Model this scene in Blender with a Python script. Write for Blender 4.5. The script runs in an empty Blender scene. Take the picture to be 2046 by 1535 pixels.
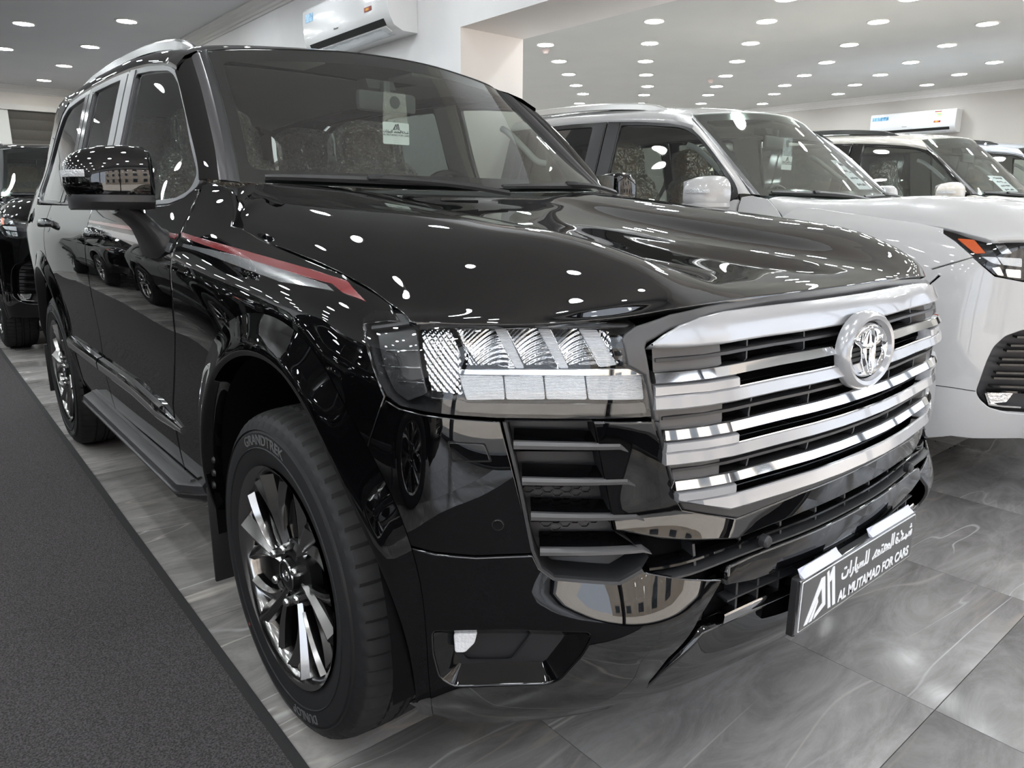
import bpy, bmesh, math, random
import numpy as np
from mathutils import Vector, Matrix, geometry
R=math.radians
SC=bpy.context.scene; COL=SC.collection
# ---------------------------------------------------------------- camera
cam=bpy.data.cameras.new('camera'); co=bpy.data.objects.new('camera',cam); COL.objects.link(co)
cam.sensor_width=36; cam.sensor_fit='HORIZONTAL'; cam.lens=36*1456.88/2046; cam.clip_start=.02; cam.clip_end=300
_yaw,_pit,_rol=R(40.06),R(13.68),R(.39)
_f=Vector((math.sin(_yaw)*math.cos(_pit),math.cos(_yaw)*math.cos(_pit),-math.sin(_pit))); _r=Vector((math.cos(_yaw),-math.sin(_yaw),0)); _u=_r.cross(_f)
_r2=math.cos(_rol)*_r+math.sin(_rol)*_u; _u2=-math.sin(_rol)*_r+math.cos(_rol)*_u
co.matrix_world=Matrix(((_r2.x,_u2.x,-_f.x,-1.5528),(_r2.y,_u2.y,-_f.y,-1.5562),(_r2.z,_u2.z,-_f.z,1.2568),(0,0,0,1)))
SC.camera=co
# ---------------------------------------------------------------- world, sun, exposure
wd=bpy.data.worlds.new('world'); SC.world=wd; wd.use_nodes=True
_bg=wd.node_tree.nodes['Background']; _bg.inputs[0].default_value=(.82,.9,1,1); _bg.inputs[1].default_value=3.6
sun=bpy.data.lights.new('sun','SUN'); sun.energy=21.0; sun.angle=R(.6); sun.color=(1,.95,.86)
so=bpy.data.objects.new('sun',sun); COL.objects.link(so); so.rotation_euler=(R(-17),0,R(-30)); so.location=(0,-8,9)
vs=SC.view_settings; vs.view_transform='Standard'; vs.look='None'; vs.gamma=1; vs.use_curve_mapping=False; vs.exposure=0.1
LAMP=95.0
# ---------------------------------------------------------------- materials
MATS={}
def mat(name,col,rough=.5,metal=0.,coat=0.,spec=.5,noise=None,bump=None,emit=None,ccol=None,crough=.02):
    if name in MATS: return MATS[name]
    m=bpy.data.materials.new(name); m.use_nodes=True; nt=m.node_tree; b=nt.nodes['Principled BSDF']
    c=tuple(col)+(1,) if len(col)==3 else col
    b.inputs['Base Color'].default_value=c; b.inputs['Roughness'].default_value=rough; b.inputs['Metallic'].default_value=metal
    b.inputs['Coat Weight'].default_value=coat; b.inputs['Coat Roughness'].default_value=crough; b.inputs['Specular IOR Level'].default_value=spec
    if noise or bump:
        tc=nt.nodes.new('ShaderNodeTexCoord')
    if noise:                                   # (scale, second colour, detail)
        n=nt.nodes.new('ShaderNodeTexNoise'); n.inputs['Scale'].default_value=noise[0]; n.inputs['Detail'].default_value=noise[2] if len(noise)>2 else 4
        nt.links.new(tc.outputs['Object'],n.inputs['Vector'])
        rp=nt.nodes.new('ShaderNodeValToRGB'); rp.color_ramp.elements[0].position=.35; rp.color_ramp.elements[1].position=.65
        rp.color_ramp.elements[0].color=c; rp.color_ramp.elements[1].color=tuple(noise[1])+(1,)
        nt.links.new(n.outputs['Fac'],rp.inputs[0]); nt.links.new(rp.outputs[0],b.inputs['Base Color'])
    if bump:                                    # (scale, strength, distance)
        n=nt.nodes.new('ShaderNodeTexNoise'); n.inputs['Scale'].default_value=bump[0]; n.inputs['Detail'].default_value=3
        nt.links.new(tc.outputs['Object'],n.inputs['Vector'])
        bp=nt.nodes.new('ShaderNodeBump'); bp.inputs['Strength'].default_value=bump[1]; bp.inputs['Distance'].default_value=bump[2]
        nt.links.new(n.outputs['Fac'],bp.inputs['Height']); nt.links.new(bp.outputs[0],b.inputs['Normal'])
    if emit: b.inputs['Emission Color'].default_value=tuple(emit[0])+(1,); b.inputs['Emission Strength'].default_value=emit[1]
    MATS[name]=m; return m
def glass(name,tint,f0=.045,rough=0.,bump=None,haze=0.):
    if name in MATS: return MATS[name]
    m=bpy.data.materials.new(name); m.use_nodes=True; nt=m.node_tree; nt.nodes.remove(nt.nodes['Principled BSDF']); out=nt.nodes['Material Output']
    tr=nt.nodes.new('ShaderNodeBsdfTransparent'); tr.inputs[0].default_value=tuple(tint)+(1,)
    gl=nt.nodes.new('ShaderNodeBsdfGlossy'); gl.inputs['Roughness'].default_value=rough; gl.inputs[0].default_value=(1,1,1,1)
    lw=nt.nodes.new('ShaderNodeLayerWeight'); lw.inputs['Blend'].default_value=.5
    pw=nt.nodes.new('ShaderNodeMath'); pw.operation='POWER'; pw.inputs[1].default_value=5; nt.links.new(lw.outputs['Facing'],pw.inputs[0])
    ma=nt.nodes.new('ShaderNodeMath'); ma.operation='MULTIPLY_ADD'; ma.inputs[1].default_value=1-2*f0; ma.inputs[2].default_value=2*f0; nt.links.new(pw.outputs[0],ma.inputs[0])
    mx=nt.nodes.new('ShaderNodeMixShader'); nt.links.new(ma.outputs[0],mx.inputs[0]); _src=tr
    if haze:
        df=nt.nodes.new('ShaderNodeBsdfDiffuse'); df.inputs[0].default_value=(.8,.78,.72,1); m2=nt.nodes.new('ShaderNodeMixShader'); m2.inputs[0].default_value=haze; nt.links.new(tr.outputs[0],m2.inputs[1]); nt.links.new(df.outputs[0],m2.inputs[2]); _src=m2
    nt.links.new(_src.outputs[0],mx.inputs[1]); nt.links.new(gl.outputs[0],mx.inputs[2]); nt.links.new(mx.outputs[0],out.inputs[0])
    if bump:
        tc=nt.nodes.new('ShaderNodeTexCoord'); n=nt.nodes.new('ShaderNodeTexNoise'); n.inputs['Scale'].default_value=bump[0]; nt.links.new(tc.outputs['Object'],n.inputs['Vector'])
        bp=nt.nodes.new('ShaderNodeBump'); bp.inputs['Strength'].default_value=bump[1]; bp.inputs['Distance'].default_value=bump[2]; nt.links.new(n.outputs['Fac'],bp.inputs['Height'])
        nt.links.new(bp.outputs[0],gl.inputs['Normal']); nt.links.new(bp.outputs[0],lw.inputs['Normal'])
    MATS[name]=m; return m
# ---------------------------------------------------------------- object helpers
def empty(name,loc=(0,0,0),rz=0.,par=None):
    o=bpy.data.objects.new(name,None); COL.objects.link(o); o.location=loc; o.rotation_euler=(0,0,rz); o.empty_display_size=.1; o.parent=par; return o
def tag(o,label=None,cat=None,group=None,kind=None):
    if label: o['label']=label
    if cat: o['category']=cat
    if group: o['group']=group
    if kind: o['kind']=kind
    return o
def mk(name,v,f,m,par=None,smooth=True,nor=None,auto=None):
    me=bpy.data.meshes.new(name); me.from_pydata([tuple(map(float,p)) for p in v],[],[tuple(map(int,q)) for q in f])
    if m is not None:
        for q in (m if isinstance(m,(list,tuple)) else [m]): me.materials.append(q)
    if smooth: me.polygons.foreach_set('use_smooth',[True]*len(me.polygons))
    me.update()
    if auto is not None and smooth: me.set_sharp_from_angle(angle=R(auto))
    if nor is not None: me.normals_split_custom_set_from_vertices([tuple(map(float,n)) for n in nor])
    o=bpy.data.objects.new(name,me); COL.objects.link(o); o.parent=par; return o
def bmk(name,bm,m,par=None,auto=35):
    bmesh.ops.recalc_face_normals(bm,faces=bm.faces[:]); me=bpy.data.meshes.new(name); bm.to_mesh(me); bm.free()
    if m is not None:
        for q in (m if isinstance(m,(list,tuple)) else [m]): me.materials.append(q)
    me.polygons.foreach_set('use_smooth',[True]*len(me.polygons)); me.set_sharp_from_angle(angle=R(auto))
    o=bpy.data.objects.new(name,me); COL.objects.link(o); o.parent=par; return o
def copy_tree(o,parent=None,m=None):
    c=o.copy(); COL.objects.link(c); c.parent=parent
    for ch in list(o.children): copy_tree(ch,c)
    return c
def mirror_obj(o,par=None):
    """a left-hand twin of a mesh built on the right-hand side (x -> -x)"""
    me=o.data.copy(); me.transform(Matrix.Diagonal((-1,1,1,1))); me.flip_normals()
    c=bpy.data.objects.new(o.name,me); COL.objects.link(c); c.parent=par if par is not None else o.parent
    return c
def bm_box(bm,x0,x1,y0,y1,z0,z1,bev=0,seg=2,M=None):
    v=[bm.verts.new(p) for p in ((x0,y0,z0),(x1,y0,z0),(x1,y1,z0),(x0,y1,z0),(x0,y0,z1),(x1,y0,z1),(x1,y1,z1),(x0,y1,z1))]
    fs=[bm.faces.new([v[i] for i in q]) for q in ((0,3,2,1),(4,5,6,7),(0,1,5,4),(1,2,6,5),(2,3,7,6),(3,0,4,7))]
    if bev:
        es=list({e for f in fs for e in f.edges}); r=bmesh.ops.bevel(bm,geom=es,offset=bev,segments=seg,affect='EDGES',profile=.5)
        v=list({q for f in r['faces'] for q in f.verts}|{q for q in v if q.is_valid})
    if M is not None: bmesh.ops.transform(bm,matrix=M,verts=[q for q in v if q.is_valid])
    return v
def box(name,x0,x1,y0,y1,z0,z1,m,par=None,bev=0,M=None):
    bm=bmesh.new(); bm_box(bm,x0,x1,y0,y1,z0,z1,bev,2,M); return bmk(name,bm,m,par)
def loft(rings,closed=True,cap=True):
    """rings: list of equally long point lists -> verts, faces"""
    n=len(rings[0]); v=[p for r in rings for p in r]; f=[]
    for i in range(len(rings)-1):
        for j in range(n if closed else n-1):
            k=(j+1)%n; f.append((i*n+j,i*n+k,(i+1)*n+k,(i+1)*n+j))
    if cap and closed: f.append(tuple(range(n))[::-1]); f.append(tuple((len(rings)-1)*n+j for j in range(n)))
    return v,f
def fixn(name,v,f,m,par=None,auto=35):
    bm=bmesh.new(); vs=[bm.verts.new(tuple(map(float,p))) for p in v]
    for q in f:
        try: bm.faces.new([vs[i] for i in q])
        except ValueError: pass
    bmesh.ops.remove_doubles(bm,verts=bm.verts[:],dist=1e-6)
    return bmk(name,bm,m,par,auto)
def sweep(name,prof,path,m,par=None,up=(0,0,1),closed=False,auto=35,scale=None,cap=True):
    """2D profile (side,up) carried along a 3D path"""
    P=[Vector(p) for p in path]; n=len(P); rings=[]; up=Vector(up)
    for i in range(n):
        a=P[(i-1)%n] if (closed or i>0) else P[i]; b=P[(i+1)%n] if (closed or i<n-1) else P[i]
        t=(b-a).normalized(); sd=t.cross(up).normalized(); uu=sd.cross(t)
        k=scale[i] if scale else 1
        rings.append([P[i]+sd*(q[0]*k)+uu*(q[1]*k) for q in prof])
    if closed: rings.append(rings[0])
    v,f=loft(rings,True,cap and not closed)
    return fixn(name,v,f,m,par,auto)
def circ(r,n=10): return [(r*math.cos(2*math.pi*i/n),r*math.sin(2*math.pi*i/n)) for i in range(n)]
def tube(name,path,r,m,par=None,n=8,closed=False,up=(0,0,1)): return sweep(name,circ(r,n),path,m,par,up,closed,60)
def lathe(name,prof,m,par=None,n=48,axis='x',auto=35,loc=(0,0,0),close=False):
    """prof: (axial, radius) pairs"""
    rings=[]
    for i in range(n):
        a=2*math.pi*i/n; c,s=math.cos(a),math.sin(a)
        rings.append([{'x':(h,r*c,r*s),'y':(r*c,h,r*s),'z':(r*c,r*s,h)}[axis] for h,r in prof])
    rings.append(rings[0]); v,f=loft(rings,False,False); o=fixn(name,v,f,m,par,auto); o.location=loc; return o
def smooth_path(P,n=8,closed=False):
    P=[np.array(p,float) for p in P]; out=[]; N=len(P)
    for i in range(N if closed else N-1):
        p1,p2=P[i],P[(i+1)%N]; p0=P[(i-1)%N] if (closed or i>0) else p1; p3=P[(i+2)%N] if (closed or i<N-2) else p2
        for k in range(n):
            t=k/n; out.append(.5*((2*p1)+(p2-p0)*t+(2*p0-5*p1+4*p2-p3)*t*t+(3*p1-p0-3*p2+p3)*t**3))
    if not closed: out.append(P[-1])
    return out
def rounded(P,r,n=4,closed=True):
    """2D polygon with filleted corners; r a number or one per corner"""
    P=[np.array(p,float) for p in P]; out=[]; N=len(P)
    for i in range(N):
        a,b,c=P[i-1],P[i],P[(i+1)%N]; rr=r[i] if isinstance(r,(list,tuple)) else r
        la,lc=np.linalg.norm(a-b),np.linalg.norm(c-b)
        if rr<=0 or la<1e-6 or lc<1e-6: out.append(b); continue
        d=min(rr,la*.45,lc*.45); p=b+(a-b)/la*d; q=b+(c-b)/lc*d
        for k in range(n+1): t=k/n; out.append((1-t)**2*p+2*t*(1-t)*b+t*t*q)
    return out
def plate(name,poly,M,m,par=None,th=.002,bev=0):
    """flat polygon (u,v) with thickness, set in space by matrix M (u->x, v->y, thickness along +z)"""
    bm=bmesh.new(); a=[bm.verts.new((p[0],p[1],0)) for p in poly]; b=[bm.verts.new((p[0],p[1],th)) for p in poly]; n=len(poly)
    bm.faces.new(a[::-1]); top=bm.faces.new(b)
    for i in range(n): bm.faces.new((a[i],a[(i+1)%n],b[(i+1)%n],b[i]))
    if bev: bmesh.ops.bevel(bm,geom=list(top.edges),offset=bev,segments=2,affect='EDGES',profile=.5)
    bmesh.ops.transform(bm,matrix=M,verts=bm.verts[:]); return bmk(name,bm,m,par)
FONTS={}
def text_mesh(s,size,font=None,ext=.0,align='LEFT',bold=0.,xs=1.):
    cu=bpy.data.curves.new('t','FONT'); cu.body=s; cu.size=size; cu.extrude=ext; cu.align_x=align; cu.offset=bold; cu.resolution_u=3
    if font: 
        if font not in FONTS: FONTS[font]=bpy.data.fonts.load(font)
        cu.font=FONTS[font]
    o=bpy.data.objects.new('t',cu); COL.objects.link(o); dg=bpy.context.evaluated_depsgraph_get(); me=bpy.data.meshes.new_from_object(o.evaluated_get(dg)); bpy.data.objects.remove(o); bpy.data.curves.remove(cu)
    if xs!=1: me.transform(Matrix.Diagonal((xs,1,1,1)))
    return me
def lettering(name,s,size,M,m,par=None,ext=.0006,align='LEFT',bold=0.,xs=1.):
    me=text_mesh(s,size,None,ext,align,bold,xs); me.transform(M); me.materials.clear(); me.materials.append(m); o=bpy.data.objects.new(name,me); COL.objects.link(o); o.parent=par; return o
def frame(o,x,y):
    """matrix with origin o, first axis along x, second as close to y as possible"""
    o,x,y=Vector(o),Vector(x).normalized(),Vector(y); z=x.cross(y).normalized(); y=z.cross(x); return Matrix(((x.x,y.x,z.x,o.x),(x.y,y.y,z.y,o.y),(x.z,y.z,z.z,o.z),(0,0,0,1)))
# ---------------------------------------------------------------- surface patches
def area2(P): return sum(P[i][0]*P[(i+1)%len(P)][1]-P[(i+1)%len(P)][0]*P[i][1] for i in range(len(P)))/2
def dens(P,res):
    out=[]
    for i in range(len(P)):
        a,b=np.array(P[i],float),np.array(P[(i+1)%len(P)],float); n=max(1,int(math.ceil(np.linalg.norm(b-a)/res)))
        out+= [a+(b-a)*k/n for k in range(n)]
    o2=[out[0]]
    for p in out[1:]:
        if np.linalg.norm(p-o2[-1])>1e-4: o2.append(p)
    if np.linalg.norm(o2[0]-o2[-1])<1e-4: o2.pop()
    return o2
def inset(P,b):
    P=np.array(P); a=np.roll(P,1,0); c=np.roll(P,-1,0)
    t1=(P-a)/np.linalg.norm(P-a,axis=1,keepdims=True); t2=(c-P)/np.linalg.norm(c-P,axis=1,keepdims=True)
    n1=np.stack([-t1[:,1],t1[:,0]],1); n2=np.stack([-t2[:,1],t2[:,0]],1); n=n1+n2; l=np.sum(n*n,1,keepdims=True)
    return P+n*(2*b/np.maximum(l,.6))
def inpoly(pts,P):
    pts=np.asarray(pts); P=np.asarray(P); r=np.zeros(len(pts),bool); x,y=pts[:,0],pts[:,1]; j=len(P)-1
    for i in range(len(P)):
        c=((P[i,1]>y)!=(P[j,1]>y))
        if P[j,1]!=P[i,1]: r^= c&(x<(P[j,0]-P[i,0])*(y-P[i,1])/(P[j,1]-P[i,1])+P[i,0])
        j=i
    return r
def panel(name,outl,S,m,par=None,holes=(),res=.03,th=.012,bev=.003,o=0.,mir=False,eres=None,auto=False):
    """patch of surface S(a,b,o) inside an outline, with a rounded, turned-in edge; S.sgn orients the normal outward"""
    loops=[]
    for k,L in enumerate([outl]+list(holes)):
        L=[tuple(p) for p in L]
        if (area2(L)>0)!=(k==0): L=L[::-1]
        loops.append(dens(L,eres or res))
    ins=[inset(L,bev) for L in loops]
    P=[];E=[];idx=[]
    for L in ins:
        b0=len(P); P+=[tuple(p) for p in L]; E+=[(b0+i,b0+(i+1)%len(L)) for i in range(len(L))]; idx.append(range(b0,b0+len(L)))
    A=np.array(ins[0]); x0,y0=A.min(0); x1,y1=A.max(0)
    gx,gy=np.meshgrid(np.arange(x0+res*.5,x1,res),np.arange(y0+res*.5,y1,res*.9)); gx=gx+ (np.arange(gx.shape[0])%2)[:,None]*res*.5
    g=np.stack([gx.ravel(),gy.ravel()],1)
    if len(g):
        k=inpoly(g,ins[0])
        for h in ins[1:]: k&=~inpoly(g,h)
        g=g[k]
        if len(g):
            B=np.array(P); d=np.full(len(g),9.)
            for i in range(0,len(B),400): d=np.minimum(d,np.sqrt(((g[:,None]-B[None,i:i+400])**2).sum(-1)).min(1))
            g=g[d>res*.45]; P+=[tuple(p) for p in g]
    ov,oe,of,orv,ore,orf=geometry.delaunay_2d_cdt([Vector(p) for p in P],E,[],0,1e-6,True)
    V2=np.array([tuple(v) for v in ov]); mp={}
    for i,l in enumerate(orv):
        for q in l: mp[q]=i
    F=[tuple(f) for f in of]; cen=np.array([V2[list(f)].mean(0) for f in F]); k=inpoly(cen,np.array(P)[list(idx[0])])
    for ii in idx[1:]: k&=~inpoly(cen,np.array(P)[list(ii)])
    F=[f for f,q in zip(F,k) if q]
    def nrm3(a,b):
        e=getattr(S,'e',2e-3); da=S(a+e,b,o)-S(a-e,b,o); db=S(a,b+e,o)-S(a,b-e,o); n=np.cross(da,db)*S.sgn; return n/np.maximum(np.linalg.norm(n,axis=-1,keepdims=True),1e-9)
    V=S(V2[:,0],V2[:,1],o); N=nrm3(V2[:,0],V2[:,1]); V=list(V); NN=list(N)
    f0=F[0] if F else None; flip=False
    if F:
        s=0
        for q in F[::max(1,len(F)//40)]:
            p=[np.array(V[i]) for i in q]; s+=np.dot(np.cross(p[1]-p[0],p[2]-p[0]),NN[q[0]])
        flip=s<0
    FF=[f[::-1] if flip else f for f in F]
    for L,ii in zip(loops,idx):
        L=np.array(L); n=nrm3(L[:,0],L[:,1]); Q=S(L[:,0],L[:,1],o); I=[mp[i] for i in ii]; inn=np.array([V[i] for i in I]); out=Q-inn; out/=np.maximum(np.linalg.norm(out,axis=1,keepdims=True),1e-9)
        b0=len(V); V+=list(Q-n*bev*.9); mid=n*.45+out; NN+=list(mid/np.linalg.norm(mid,axis=1,keepdims=True)); c0=len(V); V+=list(Q-n*th); NN+=list(out); K=len(L)
        for i in range(K):
            j=(i+1)%K; q1=(I[i],b0+i,b0+j,I[j]); q2=(b0+i,c0+i,c0+j,b0+j)
            FF+=[q1 if flip else q1[::-1],q2 if flip else q2[::-1]]
    # orientation of edge strips follows the outline direction
    V=np.array(V); NN=np.array(NN); G=[]
    for f in FF:
        p=V[list(f[:3])]; nn=np.cross(p[1]-p[0],p[2]-p[0]); G.append(f if np.dot(nn,NN[list(f)].mean(0))>=0 else f[::-1])
    if mir: V=V*[-1,1,1]; NN=NN*[-1,1,1]; G=[f[::-1] for f in G]
    return mk(name,V,G,m,par,True,NN)
def both(name,*a,**k):
    par=k.pop('par2',None); A=panel(name,*a,**k); k['mir']=True
    if par is not None:
        if len(a)>3: a=list(a); a[3]=par
        else: k['par']=par
    return A,panel(name,*a,**k)
# ================================================================ the room
def marble():
    m=bpy.data.materials.new('grey_marble'); m.use_nodes=True; nt=m.node_tree; b=nt.nodes['Principled BSDF']; N=nt.nodes.new; L=nt.links.new
    geo=N('ShaderNodeNewGeometry'); oi=N('ShaderNodeObjectInfo')
    mp=N('ShaderNodeMapping'); mp.inputs['Rotation'].default_value=(0,0,R(-24)); mp.inputs['Scale'].default_value=(.55,1.5,1)
    off=N('ShaderNodeVectorMath'); off.operation='MULTIPLY_ADD'; L(oi.outputs['Random'],off.inputs[0]); off.inputs[1].default_value=(3,2,0); L(geo.outputs['Position'],off.inputs[2]); L(off.outputs[0],mp.inputs[0])
    n1=N('ShaderNodeTexNoise'); n1.inputs['Scale'].default_value=4.2; n1.inputs['Detail'].default_value=8; n1.inputs['Roughness'].default_value=.72; n1.inputs['Distortion'].default_value=1.2; L(mp.outputs[0],n1.inputs['Vector'])
    r1=N('ShaderNodeValToRGB'); e=r1.color_ramp.elements; e[0].position=.3; e[0].color=(.175,.165,.158,1); e[1].position=.70; e[1].color=(.365,.348,.338,1); L(n1.outputs['Fac'],r1.inputs[0])
    # pale veins: the zero crossing of a distorted noise
    def vein(scale,width,dist,rot):
        mq=N('ShaderNodeMapping'); mq.inputs['Rotation'].default_value=(0,0,R(rot)); mq.inputs['Scale'].default_value=(.24,1.5,1); L(off.outputs[0],mq.inputs[0])
        n=N('ShaderNodeTexNoise'); n.inputs['Scale'].default_value=scale; n.inputs['Detail'].default_value=2.5; n.inputs['Roughness'].default_value=.45; n.inputs['Distortion'].default_value=dist; L(mq.outputs[0],n.inputs['Vector'])
        s=N('ShaderNodeMath'); s.operation='SUBTRACT'; s.inputs[1].default_value=.5; L(n.outputs['Fac'],s.inputs[0])
        a=N('ShaderNodeMath'); a.operation='ABSOLUTE'; L(s.outputs[0],a.inputs[0])
        mr=N('ShaderNodeMapRange'); mr.inputs['From Min'].default_value=0; mr.inputs['From Max'].default_value=width; mr.inputs['To Min'].default_value=1; mr.inputs['To Max'].default_value=0; L(a.outputs[0],mr.inputs[0])
        g=N('ShaderNodeTexNoise'); g.inputs['Scale'].default_value=2.3; L(mq.outputs[0],g.inputs['Vector'])
        gr=N('ShaderNodeMapRange'); gr.inputs['From Min'].default_value=.46; gr.inputs['From Max'].default_value=.6; L(g.outputs['Fac'],gr.inputs[0])
        q=N('ShaderNodeMath'); q.operation='MULTIPLY'; L(mr.outputs[0],q.inputs[0]); L(gr.outputs[0],q.inputs[1]); return q
    v1=vein(1.9,.009,.8,-34); v2=vein(3.4,.008,.6,-14); v3=vein(2.7,.010,.5,38)
    def mix(base,fac,col,k):
        mu=N('ShaderNodeMath'); mu.operation='MULTIPLY'; mu.inputs[1].default_value=k; L(fac,mu.inputs[0])
        mx=N('ShaderNodeMix'); mx.data_type='RGBA'; L(mu.outputs[0],mx.inputs[0]); L(base,mx.inputs[6]); mx.inputs[7].default_value=col; return mx.outputs[2]
    c=mix(r1.outputs[0],v1.outputs[0],(.52,.48,.44,1),.9); c=mix(c,v2.outputs[0],(.62,.61,.6,1),.85); c=mix(c,v3.outputs[0],(.40,.35,.30,1),.7)
    L(c,b.inputs['Base Color']); b.inputs['Roughness'].default_value=.2; b.inputs['Specular IOR Level'].default_value=.35
    return m
M_marble=marble(); M_grout=mat('tile_grout',(.05,.048,.046),.8)
M_wall=mat('wall_paint',(.80,.80,.80),.6,noise=(3,(.76,.76,.77))); M_wallw=mat('warm_wall_paint',(.83,.785,.75),.6,noise=(3,(.81,.77,.735)))
M_ceil=mat('ceiling_paint',(.62,.62,.60),.85,noise=(2,(.60,.60,.585))); M_ceil_l=mat('grey_ceiling_paint',(.62,.62,.63),.85,noise=(2,(.60,.60,.615)))
M_corn=mat('cornice_plaster',(.72,.705,.69),.7,noise=(4,(.70,.69,.675)))
def struct(o): o['kind']='structure'; return o
T=.8105; X0,Y0=.338,-1.013
YF=-2.75
flo=struct(box('floor',-7.2,11.7,YF,13.4,-.12,-.006,M_grout))
_tm=None; _far=bmesh.new()
for i in range(-9,14):
    for j in range(-4,18):
        x,y=X0+i*T,Y0+j*T
        if x>11.0 or y>12.9 or x<-7.2 or y<YF: continue
        if -4<=i<=8 and -3<=j<=13:
            if _tm is None:
                o=box('tile',.0009,T-.0009,.0009,T-.0009,-.006,0,M_marble,flo,bev=.0007); _tm=o.data
            else:
                o=bpy.data.objects.new('tile',_tm); COL.objects.link(o); o.parent=flo
            o.location=(x,y,0)
        else: bm_box(_far,x+.0009,x+T-.0009,y+.0009,y+T-.0009,-.006,0)
o=bmk('far_tiles',_far,M_marble,flo); o['kind']='stuff'
# carpet runner along the row of cars
M_carp=mat('charcoal_carpet',(.038,.0355,.0365),.95,spec=.1,noise=(220,(.115,.107,.109),6),bump=(700,.9,.004))
cr=empty('carpet_runner',(-2.1,4,0)); tag(cr,'dark charcoal carpet runner lying beside the parked cars','carpet')
def carpet_part(nm,xa,xb,z1,m):
    v=[];f=[]
    for k,(y,dx) in enumerate(((-2.7,-.032),(-.17,-.010),(6.3,.047),(12.6,.095))):
        v+=[(xa+dx+2.1,y-4,.0005),(xa+dx+2.1,y-4,z1),(xb+dx+2.1,y-4,z1),(xb+dx+2.1,y-4,.0005)]
    for k in range(3):
        a=k*4; b=a+4
        for q in range(4): f.append((a+q,a+(q+1)%4,b+(q+1)%4,b+q))
    f+=[(0,1,2,3),(15,14,13,12)]
    return fixn(nm,v,f,m,cr)
carpet_part('pile',-2.45,-1.012,.008,M_carp); carpet_part('bound_edge',-1.0119,-.984,.0075,mat('carpet_binding',(.02,.0195,.02),.9,bump=(500,.6,.003)))
# ceilings, walls, beam
H=3.1; XW0,XW1,YC,ZB=1.45,1.98,2.552,2.372
struct(box('ceiling',XW1-.05,11.7,YF,13.4,H,H+.12,M_ceil)); o=struct(box('ceiling',-7.2,XW0+.05,YF,13.4,H,H+.12,M_ceil_l))
M_wallr=mat('beige_wall_paint',(.50,.475,.44),.65,noise=(3,(.485,.46,.43)))
struct(box('wall_right',11.5,11.7,YF,13.4,0,H,M_wallr)); struct(box('wall_left',-7.2,-7.0,YF,13.4,0,H,M_wall)); struct(box('wall_back',-7.0,11.5,13.2,13.4,0,H,M_wallw))
struct(box('wall_middle',XW0,XW1,YC,13.2,0,H,[M_wall,M_wallw]))
_w=bpy.data.objects['wall_middle'].data
for p in _w.polygons: p.material_index=1 if p.normal.y<-.5 else 0
struct(box('trim_1',XW0,XW1,YF,YC,ZB,H,[M_wall,M_wallw]))
_w=bpy.data.objects['trim_1'].data
for p in _w.polygons: p.material_index=1 if p.normal.z<-.5 else 0
# cornices: stepped moulding
CPRO=[(0,0),(.115,0),(.115,-.012),(.098,-.016),(.090,-.030),(.070,-.040),(.058,-.058),(.036,-.066),(.030,-.086),(.016,-.092),(.014,-.112),(0,-.115)]
def cornice(nm,p,q,sx,sy):
    """from p to q along a wall; (sx,sy) points away from the wall"""
    rings=[[(e[0]+sx*a,e[1]+sy*a,H+b) for a,b in CPRO] for e in (p,q)]; v,f=loft(rings); return struct(fixn(nm,v,f,M_corn,None,20))
cornice('trim_2',(XW0,YF),(XW0,13.2),-1,0); cornice('trim_3',(XW0,13.2),(-7,13.2),0,-1); cornice('trim_4',(11.5,YF),(11.5,13.2),-1,0); cornice('trim_5',(XW1,13.2),(11.5,13.2),0,-1)
# dark doorway in the back wall, left of it a lighter panel
M_shut=mat('brown_grey_shutter',(.075,.068,.06),.6,bump=(60,.15,.01)); M_pan=mat('pale_panel',(.75,.76,.74),.5)
d1=struct(empty('door_1',(.75,13.19,0)))
for k in range(17): box('slat',-.55,.55,-.06,-.005,.02+k*.16,.02+k*.16+.1595,M_shut,d1,bev=.0012)
struct(box('trim_6',-3.2,1.3,13.08,13.2,2.715,2.80,M_corn)); struct(box('trim_7',-3.2,.20,13.11,13.2,0,2.71,M_pan))
# glazed front of the hall behind the camera: posts, rails and panes, the street outside
M_alu=mat('dark_aluminium',(.05,.05,.055),.35,metal=.6); M_pane=glass('shopfront_glass',(.95,.95,.96))
struct(box('wall_front',-7.0,11.5,YF,YF+.15,2.8,H,M_wall))
for k in range(8):
    x=-7+k*2.64; n=k+1
    w=struct(empty('window_%d'%n,(x,YF+.08,0)))
    if k<7:
        box('post',-.04,.04,-.05,.05,0,2.75,M_alu,w); box('rail',.04,2.6,-.03,.03,.02,.10,M_alu,w); box('rail',.04,2.6,-.03,.03,2.66,2.75,M_alu,w)
        box('pane',.04,2.6,-.004,.004,.10,2.66,M_pane,w)
    else: box('post',-.04,.02,-.05,.05,0,2.75,M_alu,w)
M_sand=mat('sandy_ground',(.44,.41,.375),.9,noise=(1.2,(.36,.335,.305)))
struct(box('ground',-40,40,-45,YF-.01,-.25,-.06,M_sand))
M_bld=mat('sandstone_facade',(.46,.40,.335),.8,noise=(.8,(.40,.355,.305))); M_wdk=mat('dark_window',(.03,.035,.04),.1)
bd=empty('apartment_building',(2,-15,-.1)); bd['kind']='structure'
box('facade',-14,14,-6,0,0,9,M_bld,bd,bev=.05)
for i in range(9):
    for j in range(3):
        w=box('window',-12.3+i*3-.6,-12.3+i*3+.6,-.05,.03,1+j*2.8,2.4+j*2.8,M_wdk,bd)
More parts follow.
